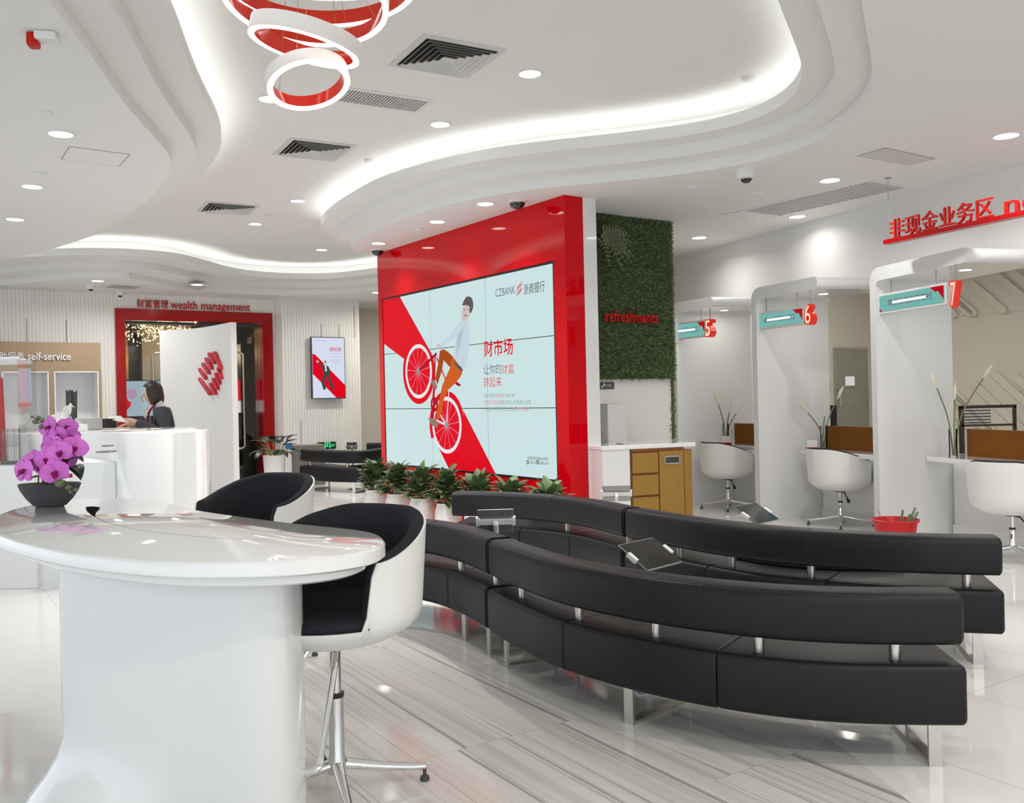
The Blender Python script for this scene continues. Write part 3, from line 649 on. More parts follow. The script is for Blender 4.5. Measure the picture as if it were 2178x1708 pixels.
    for q, (ax, hh) in enumerate({5: ((-.1, .52), (.06, .42), (.16, .40)), 6: ((-.20, .42), (.19, .56), (.02, .38)), 7: ((-.17, .66), (.03, .55), (.36, .74))}[k]):
        tip = v+Vector((ax*.95, ax*.2, hh)); b0 = v+Vector((rnd.uniform(-.015, .015), rnd.uniform(-.015, .015), .015)); mid = b0.lerp(tip, .5)+Vector((-ax*.18, 0, .02)); path = catmull([b0, mid, tip], 6)
        ms.nxt().tube(path, .0065, 6); t = (path[-1]-path[-2]).normalized()
        mf.nxt().tube([tip-t*.02, tip+t*.03, tip+t*.06, tip+t*.10, tip+t*.15], [.007, .014, .020, .014, .002], 8)
    child(ms, 'flower_stem', M_stem, rt); child(mf, 'calla_bloom', mat('calla_white', (.74, .74, .54), .5, noise=.12), rt)
    # card holder
    if k != 7:
        hx = {5: (1543, 935), 6: (1726, 948)}[k]; q = at_y(hx[0], 900, {5: 11.2, 6: 9.85}[k]); q.z = dz; dd = (d.x+.5, d.y+.6)
        rt = thing('card_holder', 'small red and clear card holder in front of the vase at booth %d' % k, 'card holder', q, 'desk card holders')
        mb = MB(); mb.box(q+Z_*.018, (.12, .06, .036), (1, .1)); child(mb, 'red_base', M_redflat, rt, smooth=0, bevel=.003)
        mb = MB(); mb.box(q+Z_*.075, (.11, .01, .08), (1, .1)); child(mb, 'clear_card', M_paper if k == 5 else M_paper, rt, smooth=0)
# equipment behind the screens
mb = MB(); pl, L, wd = BP[6]
def behind(px, py, y): return at_y(px, py, y)
for k, (x0, x1, yt, yb, Y) in {6: (1760, 1779, 862, 908, 10.35), 5: (1555, 1571, 864, 903, 11.7)}.items():
    a = behind(x0, yt, Y); b = behind(x1, yb, Y); rt = thing('desk_monitor', 'black monitor edge seen behind the wooden screen at booth %d' % k, 'monitor', ((a.x+b.x)/2, Y, .76), 'black desk monitors')
    mb = MB(); mb.box(((a.x+b.x)/2, Y, (a.z+b.z)/2), (b.x-a.x, .05, a.z-b.z)); child(mb, 'screen_back', M_black, rt, smooth=0, bevel=.004)
    mb = MB(); mb.box(((a.x+b.x)/2, Y+.06, .77), (.16, .16, .02)); mb.tube([((a.x+b.x)/2, Y+.04, .77), ((a.x+b.x)/2, Y+.04, a.z-.1)], .02, 8); child(mb, 'stand', M_dark, rt)
FY = 9.0; a = at_y(2043, 866, FY); b = at_y(2158, 905, FY)
a.z += 0; rt = thing('framed_glass_screen', 'dark framed glass desk screen behind the amber wood at booth 7', 'desk screen', ((a.x+b.x)/2, FY, .76))
mb = MB(); z1, z0, x0, x1 = a.z, b.z+.01, a.x, b.x
for c, sz in ((((x0+x1)/2, FY, z1), (x1-x0+.03, .03, .03)), (((x0+x1)/2, FY, z0), (x1-x0, .03, .02)), ((x0+.005, FY, (z1+.76)/2), (.04, .03, z1-.76)), ((x1, FY, (z1+.76)/2), (.025, .03, z1-.76))): mb.box(c, sz)
child(mb, 'dark_frame', mat('espresso_wood', (.035, .014, .008), .4, noise=.2), rt, smooth=0)
mb = MB(); mb.box(((x0+x1)/2, FY, (z0+z1)/2), (x1-x0, .008, z1-z0)); child(mb, 'glass_pane', M_glass, rt, smooth=0)
mb = MP()
for k in range(5): mb.nxt().box((x0+.16, FY-.006, z0+.025+k*.03), (.26, .003, .012))
child(mb, 'glass_stripe', M_dark, rt, smooth=0)
# staff door
DS = SB.shift(.0); s0, zt = DS.loc(1771, 741); s1, _ = DS.loc(1842, 742)
dr = MB(); dr.rect(DS, s0, s1, 0, zt, 0, .03); door = dr.build('door_1', mat('door_grey_green', (.33, .33, .28), .35, noise=.12, nscale=3), smooth=0, bevel=.004); struct(door, 'grey green staff door with a small square window behind booth 6', 'door')
mb = MB(); mb.rect(DS, s0+.0, s0+.02, 0, zt, .03, .04); mb.rect(DS, s0, s1, zt-.02, zt+.01, .03, .04); mb.rect(DS, s1-.05, s1-.04, 0, zt, .03, .034); mb.build('door_trim', M_steel, door, smooth=0)
a, zz1 = DS.loc(1790, 797); b, zz0 = DS.loc(1815, 824); mb = MB(); mb.rect(DS, a, b, zz0, zz1, .03, .045); mb.rect(DS, a+.03, b-.03, zz0+.03, zz1-.03, .045, .047, 1); mb.build('door_window', [M_grey, glow('door_window_light', (.8, .8, .76), .75)], door, smooth=0)
a, zz1 = DS.loc(1777, 830); _, zz0 = DS.loc(1777, 865); mb = MB(); mb.tube([DS.pt(a, zz1, .03), DS.pt(a, zz1, .09), DS.pt(a, zz0, .09), DS.pt(a, zz0, .03)], .012, 8); mb.build('door_handle', M_steel, door)
plate_sign('card_reader', SB, (1758, 811), (1764, 832), M_grey, 'small grey card reader on the wall left of the staff door', 'card reader')
# ================================================================== TABLE IN FRONT
TZ = .95
tp = [(-25, 1115), (-22, 1128), (0, 1139), (48, 1154), (131, 1172), (219, 1184), (328, 1193.5), (438, 1196), (569, 1194), (640, 1190), (720, 1182), (780, 1171), (812, 1160), (821, 1150), (812, 1139), (782, 1129.5), (709, 1121), (624, 1113), (530, 1101), (450, 1090), (394, 1080), (350, 1067.5), (307, 1062), (240, 1060), (153, 1062.5), (66, 1074), (15, 1087), (-15, 1101)]
TP = [at_z(x, y, TZ) for x, y in tp]; TP = [Vector((p.x, p.y, 0)) for p in TP]
TP = resample(catmull(TP, 8, True), 160, True)
for _ in range(3): TP = [(TP[i-1]+TP[i]*2+TP[(i+1) % 160])/4 for i in range(160)]
cen = sum(TP, Vector())/160
area = sum(TP[i-1].x*TP[i].y-TP[i].x*TP[i-1].y for i in range(160))
if area < 0: TP.reverse()
def inset(P, d):
    n = len(P); out = []
    for i in range(n):
        t = (P[(i+1) % n]-P[i-1]).normalized(); out.append(P[i]-Vector((t.y, -t.x, 0))*d)
    for _ in range(4): out = [(out[i-1]+out[i]*2+out[(i+1) % n])/4 for i in range(n)]
    return out
rt = thing('reception_table', 'large white glossy kidney shaped high table in the left foreground', 'table', (cen.x, cen.y, 0))
mb = MB(); prof = [(.006, TZ-.05), (0, TZ-.043), (0, TZ-.010), (.002, TZ-.004), (.007, TZ), ]
rings = [up(inset(TP, d) if d else TP, z) for d, z in prof]
mb.grid(rings, closed=True); mb.flat(rings[-1]); mb.flat(rings[0][::-1]); child(mb, 'table_top', M_solid, rt, smooth=40)
ap = inset(TP, .06); mb = MB(); mb.grid([up(inset(ap, .012), TZ-.088), up(ap, TZ-.08), up(ap, TZ-.05)], closed=True); mb.flat(up(inset(ap, .012), TZ-.088)); child(mb, 'apron', M_solid, rt, smooth=50)
# base: rounded column with a flared foot
bl_ = at_y(131, 1230, 3.15); br_ = at_y(642, 1260, 2.94)
bpts = [(bl_.x, 3.15), (-1.46, 3.02), (-1.25, 2.93), (-1.0, 2.86), (-.84, 2.82), (-.745, 2.84), (br_.x-.02, 2.92), (-.72, 3.06), (-.9, 3.24), (-1.15, 3.42), (-1.38, 3.55), (-1.52, 3.46), ]
BPs = resample(catmull([Vector((x, y, 0)) for x, y in bpts], 8, True), 120, True)
if sum(BPs[i-1].x*BPs[i].y-BPs[i].x*BPs[i-1].y for i in range(120)) < 0: BPs.reverse()
mb = MB(); prof = [(.15, 0.), (.15, .03), (.14, .06), (.105, .11), (.055, .17), (.02, .23), (.004, .29), (0, .34), (0, .60), (0, TZ-.08)]
def flare(d, z):
    Q = inset(BPs, -d) if d else BPs
    return up([b.lerp(q, max(0, min(1, (-1.1-b.x)/.3))) for b, q in zip(BPs, Q)], z)
rings = [flare(d, z) for d, z in prof]; mb.grid(rings, closed=True); child(mb, 'base_column', M_white, rt, smooth=50)
mb = MB(); sl_ = [at_z(*p, TZ+.0006) for p in [(182, 1078), (186, 1087), (199, 1098), (222, 1109), (262, 1120), (320, 1130), (400, 1139), (480, 1145), (585, 1148)]]
path = catmull(sl_, 8); n = len(path); rows = []
for i, p in enumerate(path):
    t = (path[min(i+1, n-1)]-path[max(i-1, 0)]).normalized(); s = Vector((-t.y, t.x, 0)); f = i/(n-1); w_ = .0016+.075*max(0, 1-f/.27)**1.1*(.35+.65*min(1, f/.06))
    rows.append([p+s*w_, p])
mb.grid(rows[::-1], 0); child(mb, 'cable_slot', mat('slot_dark', (.02, .018, .018), .8, noise=.2, spec=0.), rt, smooth=0, fix=False)

# ---- orchid arrangement
oc = at_z(106, 1076, TZ); rt = thing('orchid_bowl', 'dark grey bowl of magenta orchids standing on the white foreground table', 'flower arrangement', oc)
mb = MB(); mb.lathe([(.062, 0), (.075, .004), (.105, .035), (.130, .072), (.141, .10), (.137, .104), (.128, .098), (.10, .085), (.02, .08)], oc, 40, sy=.62); child(mb, 'bowl', mat('slate_ceramic', (.055, .056, .06), .6, noise=.12, nscale=60, bump=.1), rt)
M_pet = mat('orchid_magenta', (.74, .17, .68), .5, noise=.35, nscale=18); M_lip = mat('orchid_lip', (.30, .004, .13), .45, noise=.3, nscale=30); M_pk = mat('coral_tag', (.75, .06, .07), .5, noise=.05); M_pet.node_tree.nodes['Principled BSDF'].inputs['Subsurface Weight'].default_value = 0
rnd = random.Random(12)
def petal(mb, c, e1, e2, nn, L, W, cup, mi=0):
    rows = []
    for i in range(9):
        t = i/8; ww = W*.5*max(0., sin(pi*min(1., .08+.92*t)**.85))**.62+.0008
        rows.append([c+e1*(L*t)+e2*(ww*q)+nn*(cup*L*(t*t*.6)+cup*.35*W*abs(q)**2-.02*L*t) for q in (-1, -.5, 0, .5, 1)])
    mb.grid(rows, mi)
def blossom(px, py, Y, r, nv, root, name='blossom'):
    c = at_y(px, py, Y); nv = Vector(nv).normalized(); x = nv.cross(Z_).normalized(); y = x.cross(nv)
    mb = MB(); ro = rnd.uniform(-.35, .35)
    for k, (a, L, W) in enumerate(((90, 1., .85), (218, .98, .8), (322, .98, .8))):
        a = radians(a)+ro; e1 = x*cos(a)+y*sin(a); petal(mb, c-nv*.003, e1, nv.cross(e1), nv, r*L, r*W, rnd.uniform(-.1, .15))
    for a in (10, 170):
        a = radians(a)+ro; e1 = x*cos(a)+y*sin(a); petal(mb, c, e1, nv.cross(e1), nv, r*1.05, r*1.3, rnd.uniform(.05, .3))
    for a, L in ((270, .5), (225, .3), (315, .3)):
        a = radians(a)+ro; e1 = (x*cos(a)+y*sin(a)+nv*.7).normalized(); petal(mb, c+nv*.003, e1, nv.cross(e1).normalized(), nv, r*L, r*.4, .5, 1)
    mb.ball(c+nv*.006, r*.14, 1, 8, 6)
    mb.build(name, [M_pet, M_lip], root, smooth=60, fix=False, subsurf=1); return c
FL = [(52, 1001, 4.0, .060, (-.5, -1, .1)), (72, 979, 4.1, .048, (-.2, -1, .3)), (101, 976, 4.02, .052, (.1, -1, 0)), (117, 1004, 3.98, .056, (.2, -1, -.2)), (106, 908, 4.08, .050, (-.5, -1, .2)), (124, 924, 4.06, .042, (-.2, -1, -.3)), (143, 908, 4.12, .042, (.5, -1, .2)), (148, 928, 4.1, .040, (.7, -1, 0)),
 (157, 952, 4.04, .054, (.7, -1, .1)), (114, 949, 4.05, .052, (-.3, -1, .1)), (127, 962, 4.0, .052, (.2, -1, .0)), (138, 980, 4.06, .046, (.5, -1, -.1)), (108, 933, 4.08, .044, (-.4, -1, -.1)), (140, 943, 4.1, .044, (.3, -1, .1)), (88, 988, 4.1, .042, (-.2, -1, .2))]
cs_ = [blossom(f[0], f[1], f[2], f[3]*1.1, f[4], rt) for f in FL]
mb = MP()
for k, c in enumerate(cs_):
    b0 = oc+Vector((rnd.uniform(-.05, .05), rnd.uniform(-.02, .02), .085)); mb.nxt().tube(catmull([b0, b0.lerp(c, .5)+Vector((rnd.uniform(-.03, .03), .03, .05)), c+Vector((0, .012, 0))], 6), .003, 6)
for pth in ([(137, 917), (116, 898), (100, 901), (82, 893), (68, 886)], [(100, 901), (84, 901), (74, 897)], [(82, 893), (82, 884)], [(96, 902), (92, 890)], [(137, 1022), (146, 1034), (150, 1045), (158, 1055)], [(146, 1034), (155, 1040), (161, 1043)]):
    mb.nxt().tube([at_y(x, y, 4.1 if y < 950 else 3.98) for x, y in pth], .0026, 6)
child(mb, 'orchid_stem', mat('orchid_stem', (.10, .10, .05), .5, noise=.2), rt)
mb = MP()
for x, y, r in ((68, 887, .008), (75, 897, .014), (82, 888, .010), (91, 895, .015), (90, 908, .016), (127, 1028, .022), (145, 1037, .014), (161, 1042, .011), (150, 1046, .010)): mb.nxt().ball(at_y(x, y, 4.1 if y < 950 else 3.97), (r, r, r*.8), 0, 10, 6)
child(mb, 'orchid_bud', mat('orchid_bud', (.16, .16, .09), .5, noise=.3), rt)
def leaf(mb, base, tip, w_, droop=.0, mi=0, n=8, fold=.25):
    d = tip-base; L = d.length; e = d.normalized(); s = e.cross(Z_).normalized() if abs(e.z) < .98 else Vector((1, 0, 0)); nn = s.cross(e); rows = []
    for i in range(n+1):
        t = i/n; ww = w_*.5*(sin(pi*t**.75))**.85+.0006; p = base+d*t+nn*(4*t*(1-t)*droop*L)
        rows.append([p+s*ww*q-nn*0+nn*(fold*ww*abs(q)) for q in (-1, -.5, 0, .5, 1)])
    mb.grid(rows, mi)
mb = MP()
for bx, tx, w_ in (((138, 990), (178, 983), .06), ((140, 995), (172, 1022), .085), ((112, 1028), (58, 1022), .06), ((80, 1003), (120, 1008), .04), ((148, 1000), (173, 1012), .07)):
    leaf(mb.nxt(), at_y(*bx, 4.08), at_y(*tx, 4.0), w_, .2)
child(mb, 'orchid_leaf', mat('orchid_leaf', (.022, .04, .022), .35, noise=.3), rt, smooth=60, fix=False)
mb = MP()
for x, y, sx in ((98, 947, .018), (146, 1012, .03), (131, 972, .014)): mb.nxt().box(at_y(x, y, 4.09), (sx, .004, .018), (1, .3))
child(mb, 'coral_tag', M_pk, rt, smooth=0)

# ================================================================== TUB SEATS
def rimh(al):                                    # al: angle from the back, degrees
    f = lambda a, b, x: (lambda t: t*t*(3-2*t))(max(0, min(1, (x-a)/(b-a))))
    h = .43-.045*f(25, 75, al)-.08*f(55, 112, al); return h*(1-f(112, 119, al))+.085*f(112, 119, al)
def rad(z): 
    if z < .10: return .19+.125*sin(pi/2*min(1, z/.10))**.9
    return .315+.02*min(1, (z-.10)/.3)
def tub(root, z0):
    N = 120
    mo, mi = MB(), MB(); ro, ri = [], []; T = [0, .03, .07, .12, .2, .3, .45, .6, .75, .9, 1.]
    for t in T:
        r_ = []
        for i in range(N):
            th = 2*pi*i/N; al = abs((math.degrees(th)-180+180) % 360-180) if False else abs(((math.degrees(th)) % 360)-180)
            z = t*rimh(al); r = rad(z); r_.append(Vector((r*cos(th), r*sin(th), z0+z)))
        ro.append(r_)
    # facing +x: the back is at 180 degrees
    inner = [[Vector((p.x*.975, p.y*.975, p.z)) for p in r_] for r_ in ro]
    mo.grid(ro, closed=True); mo.flat(ro[0][::-1]); mo.grid([ro[-1], inner[-1], inner[6], inner[4]], closed=True)
    child(mo, 'shell', M_shell, root, smooth=50)
    rows = []; zs_ = []
    def ring(fn): rows.append([fn(2*pi*i/N, rimh(abs((360.*i/N) % 360-180))) for i in range(N)])
    def P(th, r, z): return Vector((r*cos(th), r*sin(th), z0+z))
    ring(lambda th, h: P(th, rad(.1)*.975 if h < .1 else rad(.1)*.972, min(.085, h)))
    ring(lambda th, h: P(th, rad(h)*.972, max(h-.012, .085 if h > .1 else .07)))
    ring(lambda th, h: P(th, rad(h)*.965, h+.004 if h > .1 else .08))
    ring(lambda th, h: P(th, rad(h)*.965-.014, h+.013 if h > .1 else .085))
    ring(lambda th, h: P(th, rad(h)*.965-.034, h+.010 if h > .1 else .085))
    ring(lambda th, h: P(th, rad(h)*.965-.046, h-.006 if h > .1 else .085))
    ring(lambda th, h: P(th, rad(h*.8)*.965-.055, max(h*.7, .08)))
    ring(lambda th, h: P(th, rad(.15)*.965-.06, .08))
    mi.grid(rows, closed=True); child(mi, 'inner_padding', M_fabric, root, smooth=60)
    mc = MB(); mc.lathe([(.05, .045), (.20, .05), (.285, .07), (.297, .092), (.290, .112), (.26, .124), (.12, .132), (.02, .134)], (0, 0, z0), 48); child(mc, 'seat_cushion', M_fabric, root, smooth=60)
def four_star(root, z_hub, col_top, low_r=.028, a0=pi/4):
    for k in range(4):
        a = a0+k*pi/2; e = Vector((cos(a), sin(a), 0)); s = Vector((-e.y, e.x, 0))
        rows = []
        for t in [i/8 for i in range(9)]:
            c = e*(.02+.30*t)+Z_*(z_hub*(1-t)**1.3+.052*(1-(1-t)**1.3)); w_, h_ = .024-.011*t, .020-.008*t
            rows.append([c+s*w_*cos(q)+Z_*h_*sin(q) for q in [2*pi*j/10 for j in range(10)]])
        lb = MB(); lb.sweep(rows); lg = child(lb, 'leg', M_chrome, root, smooth=50)
        gb = MB(); tip = e*.318; gb.lathe([(.016, 0), (.018, .004), (.016, .016), (.007, .02), (.007, .05)], tip, 14); gb.build('glide', M_dark, lg)
    mb = MB(); mb.lathe([(.034, z_hub-.03), (.036, z_hub+.01), (low_r, z_hub+.04), (low_r, z_hub+(col_top-z_hub)*.55), (low_r*.72, z_hub+(col_top-z_hub)*.56), (low_r*.72, col_top)], (0, 0, 0), 24); child(mb, 'gas_column', M_chrome, root, smooth=40)
    mb = MB(); zc = z_hub+(col_top-z_hub)*.55; mb.lathe([(low_r*1.02, zc-.004), (low_r*1.07, zc), (low_r*1.07, zc+.012), (low_r*.75, zc+.014)], (0, 0, 0), 24); child(mb, 'column_collar', M_black, root)
    mb = MB(); mb.lathe([(.05, col_top-.012), (.085, col_top+.004), (.09, col_top+.016)], (0, 0, 0), 24); child(mb, 'seat_plate', M_black, root)
def bar_stool():
    rt = thing('bar_stool', 'x', 'bar stool'); tub(rt, .56); four_star(rt, .11, .55, a0=radians(51))
    mb = MB()
    for s in (-1, 1): mb.tube(catmull([(.02, .03*s, .54), (.07, .07*s, .51), (.22, .14*s, .25), (.25, .15*s, .21), (.27, .11*s, .195)], 6)+[Vector((.27, 0, .195))], .0115, 10)
    child(mb, 'footrest', M_chrome, rt); return rt
def desk_chair():
    rt = thing('swivel_chair', 'x', 'chair'); tub(rt, .375); four_star(rt, .10, .362, .024)
    mb = MB(); mb.tube([(0, 0, .35), (0, -.06, .345), (-.02, -.11, .30), (-.03, -.13, .28)], [.006, .006, .006, .006], 8); mb.tube([(-.02, -.115, .295), (-.035, -.15, .262)], [.010, .018], 10); child(mb, 'height_lever', M_black, rt); return rt
st0 = bar_stool(); sp0 = at_y(707, 1500, 3.27); st0.location = (sp0.x+.012, 3.27, 0); st0.rotation_euler = (0, 0, radians(-122))
st0['label'] = 'white bar stool with black padding standing right of the foreground table, nearest the camera'; st0['group'] = 'white tub bar stools'
dup(st0, (at_y(536, 1100, 4.95).x, 4.95, 0), radians(-120), 'white bar stool with black padding behind the foreground table', 'white tub bar stools')
dup(st0, (at_y(369, 1000, 10.6).x, 10.6, 0), radians(-150), 'distant white bar stool beside the reception counter, half hidden by it', 'white tub bar stools')
ch0 = desk_chair(); GRP = 'white swivel tub chairs at the service desks'
ch0.location = (at_y(1549, 1064, 11.1).x, 11.1, 0); ch0.rotation_euler = (0, 0, radians(30)); ch0['label'] = 'white swivel tub chair at the desk of booth 5, next to the oak cabinet'; ch0['group'] = GRP
dup(ch0, (at_y(1788, 1097, 9.5).x, 9.5, 0), radians(25), 'white swivel tub chair at the desk of booth 6, behind the long sofa', GRP)
dup(ch0, (at_y(2154, 1160, 7.45).x, 7.45, 0), radians(40), 'white swivel tub chair at the desk of booth 7, cut by the right frame edge', GRP)

# ================================================================== CURVED SOFAS
def sofa(name, label, units, posts, legs, group, depth=.53):
    'units: list of (rear line points, seat cuts, back cuts) in plan; seats lie away from the rear line'
    allp = [p for u in units for p in u[0]]
    rt = thing(name, label, 'sofa', (allp[len(allp)//2][0], allp[len(allp)//2][1], 0), group)
    def ring(c, n, o0, o1, z0, z1, r=.026, crown=0.):
        P = round_poly([(o0, z0, r), (o1, z0, r), (o1, z1, r), (o0, z1, r)], 4)
        return [c+n*a+Z_*(b+(crown*max(0, 1-((a-(o0+o1)/2)/((o1-o0)/2))**2) if b > (z0+z1)/2 else 0)) for a, b in P]
    for line_, scut, bcut in units:
        path = resample(catmull([Vector((x, y, 0)) for x, y in line_], 12), 121)
        def fr(i):
            t = (path[min(i+1, 120)]-path[max(i-1, 0)]).normalized(); return path[i], Vector((-t.y, t.x, 0)), t
        def sect(i0, i1, name, o0, o1, z0, z1, crown, gap=.004, r=.026):
            mb = MB(); rings = []
            idx = list(range(i0, i1+1))
            for k, i in enumerate(idx):
                c, n, t = fr(i); e = 0.
                rings.append(ring(c, n, o0, o1, z0, z1, r, crown))
            # soft ends
            def end(i, sgn):
                c, n, t = fr(i); out = []
                for sh, ins in ((r*.7, .0),): pass
                return [ring(c+t*sgn*a, n, o0+b, o1-b, z0+b, z1-b, max(.006, r-b), crown) for a, b in ((.0, 0.), (.0, 0.))]
            c, n, t = fr(i0); first = [ring(c+t*a, n, o0+b, o1-b, z0+b, z1-b, max(.004, r-b*.8), crown) for a, b in (((gap, .018), (gap+.005, .008), (gap+.016, .0)) if i0 == 0 else ((.0008, .007), (.003, .003), (.008, 0)))]
            c, n, t = fr(i1); last = [ring(c-t*a, n, o0+b, o1-b, z0+b, z1-b, max(.004, r-b*.8), crown) for a, b in (((gap+.016, .0), (gap+.005, .008), (gap, .018)) if i1 == 120 else ((.008, 0), (.003, .003), (.0008, .007)))]
            mb.sweep(first+rings[1:-1]+last); return child(mb, name, M_leather, rt, smooth=50)
        cu = [0.]+scut+[1.]
        for a, b in zip(cu, cu[1:]): sect(round(a*120), round(b*120), 'seat', .0, depth, .165, .385, .012)
        cu = [0., 1.]
        for a, b in zip(cu, cu[1:]):
            o = sect(round(a*120), round(b*120), 'backrest', .012, .175, .455, .64, .012, .006, .03)
            mb = MB(); i0, i1 = round(a*120)+2, round(b*120)-2
            mb.tube([fr(i)[0]+fr(i)[1]*.026+Z_*.638 for i in range(i0, i1+1)], .0022, 5); mb.build('seam', M_black, o)
            for f in bcut:
                c, n, t = fr(round(f*120)); mb = MB(); mb.tube([c+n*a_+Z_*z_ for a_, z_ in ((.0115, .475), (.0115, .62), (.02, .638), (.05, .646), (.1, .651))], .002, 5); mb.build('seam', M_black, o)
        for f in posts.pop(0):
            c, n, t = fr(round(f*120)); q = c+n*.095; mb = MB(); mb.lathe([(.021, .375), (.021, .475)], q, 16); child(mb, 'backrest_post', M_steel, rt)
        for f in legs.pop(0):
            c, n, t = fr(round(f*120)); mb = MB(); w_ = .048; th = .014
            for o, z0, z1, dz_ in ((.06, 0, .17, th), (depth-.06, 0, .17, th)): mb.box(c+n*o+Z_*(z0+z1)/2, (w_, dz_, z1-z0), (t.x, t.y))
            mb.box(c+n*(depth/2)+Z_*.008, (w_, depth-.11, .016), (t.x, t.y)); mb.box(c+n*(depth/2)+Z_*.163, (w_, depth-.11, .014), (t.x, t.y)); child(mb, 'sled_leg', M_steel, rt, smooth=0)
    return rt
GS = 'black leather serpentine sofas'
sofa('sofa', 'nearest long black leather serpentine sofa, seen from behind', [
  ([(-1.25, 5.92), (-.95, 5.86), (-.70, 5.72), (-.50, 5.53), (-.32, 5.24), (-.165, 4.90)], [.33, .66], [.5]),
  ([(-.158, 4.885), (-.10, 4.71), (.0, 4.50), (.12, 4.26), (.26, 4.05), (.49, 3.80), (.74, 3.60), (1.0, 3.455), (1.28, 3.37), (1.64, 3.33)], [.33, .64], [.62])],
  [[.08, .36, .66, .96], [.12, .33, .52, .70, .91]], [[.1, .72, .93], [.06, .47, .955]], GS)
sofa('sofa', 'second long black leather serpentine sofa behind the nearest one, in front of the red wall', [
  ([(-.52, 7.38), (-.25, 7.30), (.05, 7.10), (.25, 6.92), (.42, 6.70), (.57, 6.42), (.705, 6.09)], [.33, .62], [.5]),
  ([(.712, 6.075), (.80, 5.90), (.93, 5.68), (1.12, 5.38), (1.36, 5.09), (1.66, 4.86), (2.02, 4.67), (2.43, 4.55)], [.33, .64], [.6])],
  [[.12, .55, .97], [.2, .38, .6, .93]], [[.08, .9], [.05, .5, .95]], GS)
fa = at_z(636, 990, .385); fb = at_z(762, 995, .385)
sofa('sofa', 'far black leather sofa left of the red wall, in front of the portrait screen', [([(fa.x, fa.y), ((fa.x+fb.x)/2-.1, (fa.y+fb.y)/2-.12), (fb.x, fb.y-.05), (fb.x+.28, fb.y+.25), (fb.x+.40, fb.y+.75)], [.45], [])], [[.1, .5, .74]], [[.04, .56]], GS)
fc = at_z(783, 985, .385); 
sofa('sofa', 'farthest black leather sofa, partly hidden by the left edge of the red wall', [([(-2.62, 16.3), (-1.9, 16.2), (-1.2, 16.25)], [.5], [])], [[.1, .5, .9]], [[.1, .9]], GS)

# ================================================================== TABLET STANDS
def tablet(px, py, Y, wpx, label, yaw, pitch, roll=0., white=True, hh=.17, ft=(0, .08)):
    c = at_y(px, py, Y); W = wpx/FPX*Y
    rt = thing('tablet_stand', label, 'tablet stand', (c.x, c.y, 0), 'tablets on stands among the sofas')
    Rm = Matrix.Rotation(yaw, 3, 'Z') @ Matrix.Rotation(pitch, 3, 'X') @ Matrix.Rotation(roll, 3, 'Y')
    T = lambda x, y, z: c+Rm @ Vector((x, y, z))
    def rb(mb, x0, x1, y0, y1, z0, z1, mi=0): mb.slab([T(x0, y0, z0), T(x1, y0, z0), T(x1, y1, z0), T(x0, y1, z0)], Rm @ Vector((0, 0, z1-z0)), mi)
    H = hh
    mb = MB(); rb(mb, -W/2, W/2, -H/2, H/2, -.005, .003); child(mb, 'tablet_body', mat('tablet_silver', (.30, .30, .30), .35, metal=.6, noise=.03), rt, smooth=0, bevel=.003)
    mb = MB(); rb(mb, -W/2+.006, W/2-.006, -H/2+.006, H/2-.006, .003, .0045); child(mb, 'tablet_screen', mat('tablet_glass', (.008, .008, .009), .06, noise=.1), rt, smooth=0)
    mb = MP()
    for s in (-1, 1): rb(mb.nxt(), s*W/2-.012, s*W/2+.012, -.03, .03, -.012, .012)
    child(mb, 'clamp_jaw', M_paper, rt, smooth=0, bevel=.003)
    mb = MB(); rb(mb, -W/2, W/2, -.018, .018, -.016, -.006); h = T(0, 0, -.03); mb.tube([T(0, 0, -.012), h, Vector((c.x+ft[0]*.8, c.y+ft[1]*.8, c.z-.14)), Vector((c.x+ft[0], c.y+ft[1], .012))], [.016, .018, .016, .015], 12); child(mb, 'stand_arm', M_white, rt)
    mb = MB(); mb.box((c.x+ft[0], c.y+ft[1], .006), (.17, .17, .012), (1, .3)); child(mb, 'foot_plate', M_white, rt, smooth=0, bevel=.003)
tablet(1054, 1108, 5.55, 76, 'silver backed tablet on a white stand above the nearest sofa', radians(182), radians(62), 0)
tablet(1383, 1178, 4.45, 127, 'black tablet tilted face up on a stand between the two long sofas', radians(46), radians(32), hh=.20, ft=(-.04, -.10))
tablet(1609, 1092, 6.0, 94, 'black tablet tilted face up behind the second sofa, in front of booth 6', radians(46), radians(30), hh=.20)
tablet(1311, 1049, 7.9, 60, 'tablet on a chrome stand in front of the oak drawer cabinet', radians(172), radians(58))
tablet(748, 948, 14.6, 22, 'tiny distant tablet above the far black sofa', radians(190), radians(45))
# bag on the seat
mb = MB(); rnd = random.Random(9); rows = []
for i in range(13):
    t = i/12; cx_, cy_ = 1.38+.80*t, 5.66-.52*t; rr = (.15+.05*sin(3*t+1))*sin(pi*min(.97, max(.04, t)))**.4
    rows.append([Vector((cx_, cy_, .395))+Vector((.5*cos(a)*rr*1.0, cos(a)*rr*1.1, max(-.004, sin(a)*rr*.72*(1+.25*sin(5*a+7*t))))) for a in [2*pi*j/18 for j in range(18)]])
mb.sweep(rows); tag(mb.build('black_bag', mat('black_nylon', (.006, .006, .007), .45, noise=.5, nscale=40, bump=.5), smooth=60), 'black crumpled bag lying on the seat of the second sofa', 'bag')
